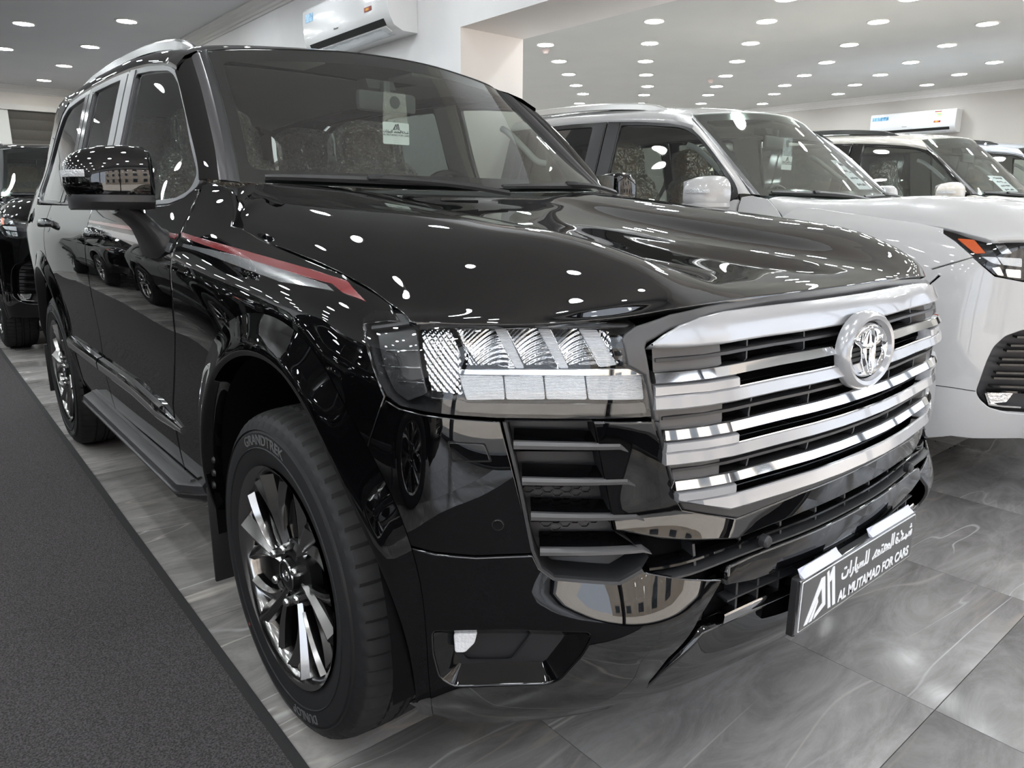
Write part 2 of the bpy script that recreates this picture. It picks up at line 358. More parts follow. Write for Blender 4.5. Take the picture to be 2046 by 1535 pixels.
# ---------------------------------------------------------------- recessed downlights
M_lens=mat('lamp_diffuser',(.9,.9,.9),.4,emit=((.93,.98,1.0),LAMP)); M_lensw=mat('warm_lamp_diffuser',(.9,.9,.9),.4,emit=((1.0,.97,.86),LAMP)); M_ring=mat('white_lamp_ring',(.72,.71,.68),.35)
_dl={}
def downlight(x,y,label,group,warm=False):
    e=empty('downlight',(x,y,H)); tag(e,label,'ceiling light',group)
    if not _dl:
        a=lathe('trim_ring',[(-.001,.112),(-.010,.108),(-.013,.098),(-.008,.090),(.0,.088)],M_ring,e,28,'z'); b=lathe('lens',[(-.007,.089),(-.011,.06),(-.0125,.03),(-.013,.0001)],M_lens,e,28,'z'); c=b.data.copy(); c.materials[0]=M_lensw
        _dl.update(a=a.data,b=b.data,c=c); 
        if warm: b.data=c
    else:
        for n,k in (('trim_ring','a'),('lens','c' if warm else 'b')):
            o=bpy.data.objects.new(n,_dl[k]); COL.objects.link(o); o.parent=e
    return e
VIS=[(4.715, 3.697), (5.561, 2.946), (6.413, 2.215), (7.313, 1.526), (4.644, 5.248), (5.481, 4.39), (6.339, 3.621), (7.246, 2.915), (8.097, 2.189), (5.447, 5.864), (6.276, 5.115), (7.146, 4.33), (8.054, 3.6), (8.844, 2.886), (9.624, 2.182), (6.208, 6.468), (7.052, 5.755), (7.951, 5.047), (8.732, 4.282), (9.476, 3.551), (10.238, 2.804), (6.972, 7.085), (7.861, 6.402), (8.647, 5.682), (9.329, 4.927), (10.062, 4.192), (10.854, 3.467), (7.679, 7.63), (8.51, 7.017), (9.291, 6.296), (9.992, 5.499), (10.755, 4.796)]
VL=[(-0.137, 8.154), (0.659, 7.304), (-0.134, 9.836), (0.64, 8.987), (0.634, 10.639), (0.627, 12.249)]
P0=np.array((4.871,3.777)); VA=np.array((.8168,-.7365)); VB=np.array((.7315,.6606))
pts=list(map(tuple,VIS))
for i in range(-14,14):
    for j in range(-12,16):
        p=P0+VA*i+VB*j
        if 2.35<p[0]<11.1 and -2.3<p[1]<12.8 and all(math.hypot(p[0]-q[0],p[1]-q[1])>.6 for q in pts): pts.append(tuple(p))
ROWS=(4,5,6,6,6,5); ORD=('first','second','third','fourth','fifth','sixth'); RN_=('nearest','second','third','fourth','fifth','farthest'); LBL=[]
for r,n in enumerate(ROWS):
    for k in range(n): LBL.append('recessed downlight over the white cars, %s row, %s from the left'%(RN_[r],ORD[k]))
for k,p in enumerate(pts): downlight(p[0],p[1],LBL[k] if k<len(LBL) else 'recessed downlight over the white cars, outside the view','downlights over the white cars')
pl=list(map(tuple,VL))
for i in range(-9,2):
    for j in range(-8,8):
        x=-.128+i*.78; y=8.207+(j+(.5 if i%2 else 0))*1.69
        if -6.6<x<1.1 and -2.3<y<12.8 and not(-.7<x<1.3 and .5<y<1.8) and all(math.hypot(x-q[0],y-q[1])>.5 for q in pl): pl.append((x,y))
LL=('bluish downlight at the far left in the grey aisle ceiling, nearest','large warm downlight nearest the cornice in the grey aisle ceiling','downlight cut by the left picture edge in the grey ceiling','second downlight of the column above the black SUV roof','third downlight of the column above the black SUV roof','farthest small downlight of the column near the back wall')
for k,p in enumerate(pl): downlight(p[0],p[1],LL[k] if k<6 else 'recessed downlight in the grey aisle ceiling, outside the view','downlights over the left aisle',warm=(k in (1,4,5)))
M_det=mat('detector_plastic',(.78,.66,.62),.5)
for k,(x,y,lb) in enumerate(((4.85,5.47,'small pinkish smoke detector on the ceiling beside the pillar'),(8.10,5.41,'small pinkish smoke detector on the ceiling above the white car'))):
    e=empty('smoke_detector',(x,y,H)); tag(e,lb,'smoke detector','smoke detectors')
    lathe('base',[(0,.052),(-.014,.05),(-.016,.044)],M_det,e,20,'z'); lathe('sensor_cap',[(-.014,.042),(-.034,.036),(-.046,.026),(-.048,.0001)],M_det,e,20,'z')
# ---------------------------------------------------------------- split air conditioners (front along local +y, wall behind)
M_ac=mat('glossy_white_plastic',(.74,.75,.76),.18,coat=.3); M_acd=mat('black_slot',(.01,.01,.01),.6); M_film=glass('clear_film',(.93,.95,.96),.06,.03,bump=(9,.5,.02))
M_blue=mat('blue_sticker',(.05,.22,.42),.4,noise=(40,(.35,.6,.8))); M_red=mat('maroon_print',(.25,.03,.02),.5); M_yel=mat('yellow_print',(.8,.5,.05),.5); M_whp=mat('white_paper',(.82,.82,.84),.6); M_grn=mat('green_print',(.1,.4,.08),.5); M_ink=mat('dark_print',(.05,.05,.06),.6); M_org=mat('orange_print',(.7,.22,.03),.5)
def aircon(loc,rz,label,peel):
    e=empty('air_conditioner',loc,rz); tag(e,label,'air conditioner','wall air conditioners')
    Wd,Hh,Dp=1.30,.34,.235
    # side profile (depth, height), local y = out of the wall
    pr=[(0,0),(.12,.0),(.19,.03),(.222,.085),(.232,.14),(.235,.24),(.232,.32),(.222,.338),(.0,.34)]
    rings=[]
    for x,k in ((-Wd/2,.985),(-Wd/2+.012,1),(Wd/2-.012,1),(Wd/2,.985)): rings.append([(x,(a*k),.17+(b-.17)*k) for a,b in pr])
    v,f=loft(rings); fixn('casing',v,f,M_ac,e,50)
    def fr(z): return np.interp(z,[.03,.085,.14,.24,.32],[.19,.222,.232,.235,.232])
    # outlet slot and flap along the curved lower front
    plate('outlet_slot',[(0,-.016),(Wd-.16,-.016),(Wd-.16,.030),(0,.030)],frame((Wd/2-.08,.204,.052),(-1,0,0),(0,.5,.86)),M_acd,e,.003)
    v,f=loft([[(x,.150,.004),(x,.196,.030),(x,.193,.034),(x,.148,.010)] for x in (-Wd/2+.09,Wd/2-.09)]); fixn('outlet_flap',v,f,M_ac,e)
    v,f=loft([[(x,.10,-.004),(x,.155,-.012),(x,.205,.008),(x,.215,.016),(x,.155,-.006),(x,.10,.0)] for x in (-Wd/2+.12,-Wd/4,0,Wd/4,Wd/2-.25)]); fixn('protective_film',v,f,M_film,e)
    # front side: +y; seen from the front, image left is +x
    F=lambda x,z:frame((x,fr(z)+.0008,z),(-1,0,0),(0,0,1))
    st=plate('blue_sticker',rounded([(0,0),(.26,0),(.26,.06),(0,.06)],.005),F(Wd/2-.03,.235),M_blue,e,.0008)
    if peel: st.scale=(.5,1,1); st.location.x=.28
    en=plate('energy_label',rounded([(0,0),(.10,0),(.10,.17),(0,.17)],.004),F(-.34,.15),M_whp,e,.0008)
    for k,(m,z0,z1,w) in enumerate(((M_red,.155,.17,.1),(M_yel,.128,.14,.075),(M_grn,.11,.12,.06),(M_yel,.092,.102,.05),(M_red,.0,.028,.1))): plate('label_print',[(.0 if w>=.1 else .1-w,z0),(.1,z0),(.1,z1),(.0 if w>=.1 else .1-w,z1)],frame((-.34,fr(.2)+.002,.15),(-1,0,0),(0,0,1)),m,en,.0005)
    for k,m in enumerate((M_org,M_yel,M_org,M_red)): plate('label_print',[(.012+k*.02,.006),(.03+k*.02,.006),(.03+k*.02,.022),(.012+k*.02,.022)],frame((-.34,fr(.2)+.0027,.15),(-1,0,0),(0,0,1)),m,en,.0005)
    lettering('logo','Hisense',.024,frame((.10,fr(.115)+.003,.115),(-1,0,0),(0,0,1)),M_ink,e,.0003,'CENTER')
    plate('side_cover',rounded([(0,0),(.05,0),(.05,.055),(0,.055)],.012),frame((-Wd/2-.0005,.03,.05),(0,1,0),(0,0,1)),M_ac,e,.002)
    return e
aircon((XW0-.001,3.70,2.412),R(90),'white split air conditioner with peeling film above the black SUV',True)
aircon((11.499,3.80,2.43),R(90),'white split air conditioner with blue sticker on the far right wall',False)
# ================================================================ surfaces of the car body
# body side and nose: plan curve (half car, metres) + outward offsets per height; s runs from the nose centre round the corner to the tail
def pchip_slopes(x,y):
    h=np.diff(x); d=np.diff(y,axis=0)/h.reshape(-1,*([1]*(y.ndim-1))); n=len(x); m=np.zeros_like(y)
    hh=h.reshape(-1,*([1]*(y.ndim-1)))
    if n>2:
        w1=2*hh[1:]+hh[:-1]; w2=hh[1:]+2*hh[:-1]
        with np.errstate(divide='ignore',invalid='ignore'):
            mm=(w1+w2)/(w1/d[:-1]+w2/d[1:])
        m[1:-1]=np.where(d[:-1]*d[1:]>0,mm,0)
    m[0]=d[0]; m[-1]=d[-1]
    return m
def cr_slopes(x,y):
    h=np.diff(x).reshape(-1,*([1]*(y.ndim-1))); d=np.diff(y,axis=0)/h; m=np.zeros_like(y)
    m[1:-1]=(d[:-1]*h[1:]+d[1:]*h[:-1])/(h[1:]+h[:-1]); m[0]=d[0]; m[-1]=d[-1]; return m
class Sp:
    def __init__(s,x,y,cr=False):
        s.x=np.asarray(x,float); s.y=np.asarray(y,float); s.m=(cr_slopes if cr else pchip_slopes)(s.x,s.y)
    def __call__(s,t):
        t=np.asarray(t,float); tc=np.clip(t,s.x[0],s.x[-1]); i=np.clip(np.searchsorted(s.x,tc,side='right')-1,0,len(s.x)-2)
        h=s.x[i+1]-s.x[i]; u=(tc-s.x[i])/h
        if s.y.ndim>1: u=u[...,None]; h=h[...,None]
        return s.y[i]*(1+2*u)*(1-u)**2+s.m[i]*h*u*(1-u)**2+s.y[i+1]*u*u*(3-2*u)+s.m[i+1]*h*u*u*(u-1)
CP=[(0,-.895),(.15,-.89),(.3,-.872),(.45,-.838),(.55,-.80),(.62,-.765),(.70,-.712),(.77,-.655),(.83,-.60),(.875,-.54),(.905,-.47),(.922,-.39),(.933,-.28),(.94,-.10),(.948,.2),(.955,.6),(.962,1.2),(.965,2.0),(.962,2.8),(.945,3.3),(.92,3.6),(.88,3.8),(.80,3.95),(.6,4.02),(0,4.06)]
def mkC0(CP):
    P=np.array(CP,float); t=np.concatenate([[0],np.cumsum(np.hypot(*np.diff(P,axis=0).T))]); sp=Sp(t,P,cr=True); sp.m[0,1]=0; sp.m[0,0]=1; sp.m[-1,1]=0
    return t,sp
T0,C0=mkC0(CP)
ZL=[.22,.30,.42,.52,.62,.72,.85,.92,1.0,1.06,1.10,1.14,1.19,1.24,1.30,1.45,1.60,1.72,1.80,1.87]
_dr=[-.12,-.07,-.025,-.01,0,.0,.008,.012,.015,.015,.012,.005,-.01,-.03,-.053,-.121,-.167,-.204,-.234,-.30]
D={0:[-.16,-.07,0,0,-.01,-.02,-.03,-.04,-.06,-.08,-.12]+[-.16]*9,
 2:[-.16,-.065,.002,.005,-.006,-.018,-.028,-.036,-.055,-.076,-.115]+[-.16]*9,
 3:[-.155,-.058,.010,.025,.010,-.006,-.010,-.014,-.028,-.05,-.085]+[-.13]*9,
 4:[-.15,-.05,.022,.062,.036,.004,.008,.01,.004,-.02,-.05]+[-.1]*9,
 5:[-.14,-.05,.026,.065,.034,.0,.008,.012,.004,-.02,-.05]+[-.1]*9,
 6:[-.12,-.045,.014,.035,.015,.0,.0,.0,-.01,-.028,-.06]+[-.1]*9,
 8:[-.09,-.04,-.01,0,0,0,-.005,-.01,-.02,-.035,-.07]+[-.12]*9,
 9:[-.08,-.035,-.002,.010,.012,.012,.006,0,-.014,-.035,-.072]+[-.12]*9,
 10:[-.05,-.008,.018,.025,.026,.024,.018,.012,-.008,-.036,-.076]+[-.13]*9,
 11:[-.035,.004,.028,.035,.036,.034,.028,.018,-.002,-.034,-.080]+[-.14,-.18,-.2,-.22,-.24,-.26,-.28,-.3,-.32],
 12:[-.035,.004,.026,.034,.034,.032,.026,.018,.0,-.022,-.058,-.115,-.165,-.195,-.22,-.24,-.26,-.28,-.3,-.32],
 13:[-.04,0.,.018,.022,.022,.020,.018,.014,.006,-.006,-.035,-.09,-.15,-.19,-.22,-.24,-.26,-.28,-.3,-.32],
 14:[-.08,-.03,.0,.012,.014,.014,.014,.012,.009,.002,-.012,-.05,-.115,-.16,-.19,-.22,-.25,-.28,-.3,-.34],
 15:[-.12,-.07,-.02,-.005,0,.005,.008,.010,.012,.012,.005,-.01,-.045,-.085,-.12,-.15,-.19,-.225,-.255,-.32],
 16:_dr,18:_dr,20:_dr,
 22:[-.12,-.07,-.02,0,.01,.01,.008,.008,.005,.0,-.01,-.015,-.025,-.04,-.06,-.13,-.20,-.26,-.31,-.38],
 24:[-.12,-.07,0,.03,.03,.02,.01,0,-.01,-.02,-.03,-.035,-.04,-.05,-.06,-.13,-.20,-.26,-.31,-.38]}
_k=sorted(D); _ts=T0[_k]; _tab=Sp(_ts,np.array([D[k] for k in _k]))
def _gk(sig,h):
    n=int(math.ceil(3*sig/h)); k=np.exp(-.5*(np.arange(-n,n+1)*h/sig)**2); return k/k.sum(),n
def _sm(A,sig,h,odd=False,edge=False):
    """gaussian smoothing along axis 0; mirrored (or sign-flipped) past the ends"""
    k,n=_gk(sig,h); a=A[1:n+1][::-1]; b=A[-n-1:-1][::-1]
    if odd: a=2*A[:1]-a; b=2*A[-1:]-b
    if edge: a=np.repeat(A[:1],n,0)+(A[:1]-A[1:2])*np.arange(n,0,-1).reshape(-1,*([1]*(A.ndim-1))); b=np.repeat(A[-1:],n,0)+(A[-1:]-A[-2:-1])*np.arange(1,n+1).reshape(-1,*([1]*(A.ndim-1)))
    E=np.concatenate([a,A,b]); return sum(k[q]*E[q:q+len(A)] for q in range(len(k)))
_hs=.01; _S=np.arange(0,T0[-1]+_hs*.5,_hs); _hz=.01; _Z=np.arange(.20,1.881,_hz)
def _off_raw():
    rows=_tab(_S); out=np.zeros((len(_S),len(_Z)))
    for q in range(len(_S)): out[q]=Sp(ZL,rows[q])(np.clip(_Z,ZL[0],ZL[-1]))
    return out
_O=_sm(_off_raw(),.045,_hs); _O=_sm(_O.T.copy(),.014,_hz,edge=True).T.copy()
_cx=C0(_S); _CX=np.stack([_sm(_cx[:,:1],.03,_hs,odd=True)[:,0],_sm(_cx[:,1:],.03,_hs)[:,0]],1)
def _cub(u): return np.stack([(-u+2*u*u-u**3)/2,(2-5*u*u+3*u**3)/2,(u+4*u*u-3*u**3)/2,(-u*u+u**3)/2],-1)
def off(s,z):
    s,z=np.broadcast_arrays(np.asarray(s,float),np.asarray(z,float)); a=np.clip(s/_hs,0,len(_S)-1.001); b=np.clip((z-_Z[0])/_hz,0,len(_Z)-1.001); i=a.astype(int); j=b.astype(int); ca=_cub(a-i); cb=_cub(b-j); r=0.
    for p in range(4):
        ii=np.abs(i+p-1); ii=np.where(ii>len(_S)-1,2*(len(_S)-1)-ii,ii); row=0.
        for q in range(4): row=row+_O[ii,np.clip(j+q-1,0,len(_Z)-1)]*cb[...,q]
        r=r+row*ca[...,p]
    return r
def Cs(s):
    """smoothed plan curve"""
    s=np.asarray(s,float); a=np.clip(s/_hs,-1.,len(_S)-1.001); i=np.floor(a).astype(int); c=_cub(a-i); r=0.
    for p in range(4):
        k=i+p-1; ii=np.abs(k); sg=np.where(k<0,-1.,1.); jj=np.where(ii>len(_S)-1,2*(len(_S)-1)-ii,ii); sg=np.where(ii>len(_S)-1,-sg,sg); r=r+np.stack([_CX[jj,0]*sg,_CX[jj,1]],-1)*c[...,p:p+1]
    return r
def nrm(s):
    s=np.asarray(s,float); t=Cs(s+2e-3)-Cs(s-2e-3); t=t/np.linalg.norm(t,axis=-1,keepdims=True); return np.stack([t[...,1],-t[...,0]],-1)
def Wf(s,z,o=0.,side=-1):
    s=np.asarray(s,float); z=np.asarray(z,float); s,z=np.broadcast_arrays(s,z)
    side=np.where(s<0,-side,side); s=np.abs(s)
    p=Cs(s)+nrm(s)*(off(s,z)+o)[...,None]
    return np.stack([side*p[...,0],p[...,1],z],-1)
def s_of_y(y):  # on side
    g=np.linspace(T0[9],T0[22],2000); return float(np.interp(y,Cs(g)[:,1],g))
def s_of_x(x):
    g=np.linspace(0,T0[10],2000); return float(np.interp(abs(x),Cs(g)[:,0],g))
def _sst(x): x=np.clip(x,0,1); return x*x*(3-2*x)
def WLf(s,z,o=0.,side=-1):
    """taller, fuller nose of the neighbouring car: the shoulder of the front end sits 8 cm higher"""
    s=np.asarray(s,float); z=np.asarray(z,float); s,z=np.broadcast_arrays(s,z); f=1-_sst((np.abs(s)-1.75)/.5)
    zz=z-.08*_sst((z-.80)/.30)*f; P=Wf(s,zz,o,side); P=P.copy(); P[...,2]=z; return P
def hood_lift(y): return .08*(1-_sst((y+.30)/.75))

class Surf:
    def __init__(s,fn,sgn): s.fn=fn; s.sgn=sgn
    def __call__(s,a,b,o=0.): return s.fn(np.asarray(a,float),np.asarray(b,float),o)
W=Surf(lambda a,b,o:Wf(a,b,o,-1),-1)
SY=s_of_y; SX=s_of_x
def ysz(P): return [(SY(y),z) for y,z in P]
def xsz(P): return [(SX(x),z) for x,z in P]
def sym(P): return list(P)+[(-a,b) for a,b in P[::-1]]
class Net:
    """smooth surface through a table of points; a across (mirrored for a<0), b along; parameters scaled to metres"""
    def __init__(s,rows,sa=1.,sb=1.,sgn=1,cr=True,av=None,bv=None):
        T=np.array(rows,float); s.sa,s.sb,s.sgn=sa,sb,sgn; nb,na=T.shape[:2]
        s.av=np.linspace(0,1,na) if av is None else np.array(av,float); s.bv=np.linspace(0,1,nb) if bv is None else np.array(bv,float); s.T=T; s.cr=cr
        s.B=Sp(s.bv,T.reshape(nb,-1),cr); s.na=na
    def __call__(s,a,b,o=0.):
        a=np.asarray(a,float)/s.sa; b=np.asarray(b,float)/s.sb; a,b=np.broadcast_arrays(a,b); sh=a.shape; a=a.ravel(); b=b.ravel(); sg=np.where(a<0,-1.,1.); aa=np.abs(a)
        def ev(aa,b):
            rows=s.B(b).reshape(-1,s.na,3); out=np.zeros((len(aa),3)); sp=Sp(s.av,rows.transpose(1,0,2).copy(),s.cr)
            i=np.clip(np.searchsorted(s.av,np.clip(aa,0,1),side='right')-1,0,s.na-2); h=(s.av[i+1]-s.av[i])[:,None]; u=((np.clip(aa,0,1)-s.av[i])/(h[:,0]))[:,None]; j=np.arange(len(aa)); m=sp.m.copy(); m[0]=np.where(np.array([1,0,0])>0,m[0],0)
            return sp.y[i,j]*(1+2*u)*(1-u)**2+m[i,j]*h*u*(1-u)**2+sp.y[i+1,j]*u*u*(3-2*u)+m[i+1,j]*h*u*u*(u-1)
        P=ev(aa,b)
        if np.any(np.asarray(o)!=0):
            e=1e-3; da=(ev(np.clip(aa+e,0,1),b)-ev(np.clip(aa-e,0,1),b)); db=(ev(aa,np.clip(b+e,0,1))-ev(aa,np.clip(b-e,0,1))); n=np.cross(da,db); n/=np.maximum(np.linalg.norm(n,axis=1,keepdims=True),1e-9); P=P+n*o*s.sgn
        P=P*np.stack([sg,np.ones_like(sg),np.ones_like(sg)],1)
        return P.reshape(sh+(3,))
HN=[[(0,0.47,1.287),(0.18,0.475,1.287),(0.32,0.49,1.2897),(0.42,0.5,1.3002),(0.53,0.515,1.3117),(0.63,0.535,1.316),(0.7,0.545,1.315),(0.75,0.55,1.312),(0.785,0.555,1.304)],
[(0,0.4,1.264),(0.18,0.4,1.264),(0.32,0.405,1.2696),(0.42,0.41,1.2892),(0.54,0.42,1.3023),(0.65,0.43,1.303),(0.74,0.44,1.29),(0.8,0.445,1.262),(0.835,0.45,1.225)],
[(0,0.3,1.243),(0.18,0.3,1.243),(0.31,0.3,1.2506),(0.42,0.3,1.2761),(0.54,0.305,1.291),(0.66,0.31,1.29),(0.755,0.33,1.27),(0.82,0.37,1.225),(0.85,0.395,1.188)],
[(0,0.1,1.203),(0.18,0.1,1.203),(0.31,0.1,1.2134),(0.42,0.1,1.2489),(0.54,0.1,1.2683),(0.66,0.1,1.267),(0.755,0.105,1.243),(0.82,0.115,1.198),(0.852,0.12,1.16)],
[(0,-0.12,1.171),(0.18,-0.12,1.171),(0.31,-0.12,1.1831),(0.42,-0.12,1.2241),(0.54,-0.12,1.246),(0.66,-0.12,1.244),(0.755,-0.115,1.217),(0.82,-0.108,1.172),(0.853,-0.1,1.134)],
[(0,-0.32,1.147),(0.18,-0.32,1.147),(0.31,-0.32,1.1591),(0.42,-0.32,1.2021),(0.54,-0.32,1.226),(0.66,-0.315,1.222),(0.752,-0.305,1.19),(0.82,-0.29,1.143),(0.855,-0.275,1.105)],
[(0,-0.5,1.13),(0.18,-0.5,1.13),(0.31,-0.5,1.1412),(0.42,-0.505,1.1802),(0.54,-0.51,1.2043),(0.65,-0.5,1.196),(0.75,-0.47,1.158),(0.82,-0.42,1.11),(0.86,-0.38,1.08)],
[(0,-0.64,1.117),(0.18,-0.64,1.117),(0.31,-0.645,1.125),(0.42,-0.65,1.151),(0.53,-0.655,1.1668),(0.64,-0.635,1.152),(0.745,-0.585,1.115),(0.82,-0.5,1.085),(0.867,-0.43,1.071)],
[(0,-0.73,1.106),(0.18,-0.73,1.106),(0.31,-0.73,1.1094),(0.42,-0.735,1.1199),(0.53,-0.735,1.1215),(0.635,-0.71,1.108),(0.745,-0.635,1.085),(0.825,-0.54,1.073),(0.872,-0.455,1.066)],
[(0,-0.79,1.093),(0.18,-0.785,1.093),(0.31,-0.78,1.093),(0.42,-0.775,1.09),(0.53,-0.765,1.085),(0.63,-0.735,1.076),(0.745,-0.652,1.066),(0.825,-0.556,1.063),(0.876,-0.468,1.061)]]
HOOD=Net(HN,.85,1.25,-1)
WN=[[(0,.49,1.305),(.25,.51,1.307),(.50,.55,1.312),(.66,.588,1.317),(.762,.626,1.321)],
[(0,.67,1.475),(.23,.685,1.472),(.46,.718,1.466),(.615,.752,1.462),(.712,.795,1.458)],
[(0,.86,1.652),(.21,.872,1.648),(.42,.908,1.637),(.575,.945,1.627),(.668,.985,1.618)],
[(0,1.04,1.803),(.2,1.052,1.799),(.40,1.085,1.785),(.55,1.125,1.772),(.636,1.166,1.764)]]
WIND=Net(WN,.75,.75,1)
RN=[[(0,1.04,1.808),(.2,1.052,1.804),(.40,1.085,1.79),(.55,1.125,1.777),(.64,1.17,1.765)],
[(0,1.22,1.838),(.2,1.23,1.834),(.41,1.25,1.822),(.57,1.27,1.806),(.672,1.30,1.782)],
[(0,1.55,1.862),(.2,1.55,1.859),(.42,1.56,1.850),(.58,1.57,1.836),(.68,1.58,1.805)],
[(0,2.1,1.880),(.2,2.1,1.878),(.42,2.1,1.870),(.58,2.1,1.858),(.678,2.1,1.826)],
[(0,2.8,1.882),(.2,2.8,1.880),(.42,2.8,1.872),(.58,2.8,1.860),(.675,2.8,1.828)],
[(0,3.5,1.862),(.2,3.5,1.860),(.41,3.5,1.852),(.565,3.48,1.838),(.655,3.44,1.805)],
[(0,3.86,1.82),(.2,3.85,1.818),(.39,3.82,1.81),(.53,3.78,1.79),(.60,3.72,1.75)]]
ROOF=Net(RN,.68,2.8,1)
# ---------------------------------------------------------------- shared car materials
M_blk=mat('black_gloss_paint',(.0016,.0016,.0019),.4,coat=1.,spec=0.,crough=.008)
M_blk.node_tree.nodes['Principled BSDF'].inputs['Coat IOR'].default_value=1.75
M_pbk=mat('piano_black_trim',(.003,.003,.0034),.3,coat=1.,spec=0.,crough=.01)
M_sat=mat('satin_black_plastic',(.026,.026,.028),.42,bump=(900,.08,.001))
M_mat=mat('matte_black_plastic',(.012,.012,.013),.62,bump=(700,.15,.001))
M_liner=mat('liner_black',(.004,.004,.0045),.9,spec=.08)
M_gsat=mat('dark_grey_satin',(.075,.073,.075),.38,metal=.2)
M_silver=mat('silver_paint',(.38,.383,.40),.22,metal=.3,coat=.6)
M_chrome=mat('chrome',(.86,.87,.88),.05,metal=1.)
M_dchrome=mat('dark_chrome',(.42,.42,.43),.09,metal=1.)
M_rub=mat('tyre_rubber',(.0135,.0135,.0145),.62,spec=.35,bump=(300,.12,.001)); M_rubt=mat('tread_rubber',(.026,.0255,.026),.78,spec=.25,bump=(220,.25,.0015))
M_rim=mat('gunmetal_alloy',(.36,.355,.35),.16,metal=1.,coat=.5); M_rimg=mat('grey_alloy',(.12,.12,.118),.25,metal=1.); M_rimd=mat('dark_alloy',(.035,.035,.036),.3,metal=.8)
M_glass=glass('clear_windscreen',(.80,.88,.83),.09); M_tint=glass('tinted_side_glass',(.70,.75,.72),.06); M_tintd=glass('dark_privacy_glass',(.24,.26,.245),.06)
M_frit=mat('glass_border_black',(.006,.006,.007),.12)
M_redd=mat('red_decal',(.17,.018,.022),.15,coat=1.); M_gryd=mat('grey_decal',(.10,.105,.11),.2,coat=1.)
M_head=mat('headliner_grey',(.42,.42,.41),.9); M_dash=mat('dash_black',(.06,.06,.061),.55,bump=(400,.2,.001)); M_lea=mat('brown_leather',(.16,.06,.04),.45); M_leab=mat('black_leather',(.02,.019,.018),.45)
M_pla=glass('seat_plastic',(.86,.83,.80),.16,.12,bump=(26,1.,.10),haze=.16)
M_lensc=glass('lamp_lens',(.97,.98,.99),.02); M_refl=mat('reflector_chrome',(.9,.91,.93),.10,metal=1.,bump=(90,.5,.01)); M_refw=mat('frosted_light_guide',(.60,.61,.63),.18,spec=.8,metal=.25,bump=(160,.8,.004)); M_ldk=mat('lamp_bezel_dark',(.02,.02,.022),.25,coat=.5)
M_orange=mat('amber_lens',(.62,.10,.015),.12,coat=.6); M_bolt=mat('bolt_steel',(.55,.55,.55),.2,metal=1.)
M_seam=mat('shut_line',(.002,.002,.002),.9)

def ribbed(name,col,metal,rough,scale,dist,strength,direction='DIAGONAL'):
    m=mat(name,col,rough,metal); nt=m.node_tree; b=nt.nodes['Principled BSDF']; tc=nt.nodes.new('ShaderNodeTexCoord'); w=nt.nodes.new('ShaderNodeTexWave'); w.bands_direction=direction; w.inputs['Scale'].default_value=scale; w.inputs['Distortion'].default_value=dist; w.inputs['Detail Scale'].default_value=3
    bp=nt.nodes.new('ShaderNodeBump'); bp.inputs['Strength'].default_value=strength; bp.inputs['Distance'].default_value=.012; nt.links.new(tc.outputs['Object'],w.inputs['Vector']); nt.links.new(w.outputs['Fac'],bp.inputs['Height']); nt.links.new(bp.outputs[0],b.inputs['Normal']); return m
M_zeb=mat('fluted_reflector',(.9,.91,.93),.05,metal=1.); M_drl=ribbed('ribbed_light_guide',(.86,.87,.90),.2,.12,120,.6,.6,'Z'); M_facet=ribbed('faceted_reflector',(.88,.89,.91),1.,.08,60,9.,1.)
# ================================================================ the black SUV in front
CAR=empty('suv',(0,0,0)); tag(CAR,'glossy black SUV with silver grille and red side stripe in front','car')
def ring_wall(name,outl,S,m,par,o0,o1,shrink=0.,mir=False,res=.02):
    L=[tuple(p) for p in outl]
    if area2(L)<0: L=L[::-1]
    L=dens(L,res); I=inset(L,shrink) if shrink else np.array(L); L=np.array(L)
    rings=[S(L[:,0]*(1-t)+I[:,0]*t,L[:,1]*(1-t)+I[:,1]*t,o0+(o1-o0)*t) for t in (0,.5,1)]
    rings=[[p*([-1,1,1] if mir else [1,1,1]) for p in r] for r in rings]
    v,f=loft(rings,True,False); return fixn(name,v,f,m,par,40)
def both_wall(name,outl,S,m,parA,parB,*a,**k): return ring_wall(name,outl,S,m,parA,*a,**k),ring_wall(name,outl,S,m,parB,*a,mir=True,**k)
# --- hood
hood=panel('hood',[(-.85,0),(.85,0),(.85,1.25),(-.85,1.25)],HOOD,M_blk,CAR,res=.022,th=.02,bev=.004,o=0.)
# --- fenders
ARY,ARZ,ARC=.50,.545,.40
def arch(a0,a1,ky=1.,kz=1.,yc=0.,n=26,ry=ARY,rz=ARZ):
    return [(yc+ry*ky*math.cos(R(a0+(a1-a0)*k/n)),ARC+rz*kz*math.sin(R(a0+(a1-a0)*k/n))) for k in range(n+1)]
def zfit(y,xt,Wfun=Wf):
    zs=np.linspace(1.0,1.34,341); x=-Wfun(np.full(341,SY(y)),zs)[:,0]; k=np.where(x>=xt)[0]; return float(zs[k[-1]]) if len(k) else 1.0
_he=[(y,zfit(y,x+.005)) for y,x in ((-.40,.86),(-.33,.857),(-.2,.854),(-.05,.853),(.12,.852),(.25,.851),(.36,.850))]
fen=[(SY(-.445),1.058)]+[(SY(y),z) for y,z in _he]+[(SY(.405),1.205),(SY(.45),1.245),(SY(.53),1.302),(SY(.62),1.318),(SY(.672),1.312),(SY(.672),1.27),(SY(.655),1.215),(SY(.632),1.17),(SY(.622),1.13),(SY(.62),1.02),(SY(.64),.90),(SY(.70),.77),(SY(.765),.66),(SY(.78),.52),(SY(.785),.40),(SY(.50),.40)]
fen+=[(SY(y),z) for y,z in arch(2,141,n=22)]+[(1.0794,0.9274),(1.1035,0.9620),(1.1443,1.0132),(1.1687,1.0422)]
both('front_fender',fen,W,M_blk,CAR,res=.03,th=.02,bev=.003)
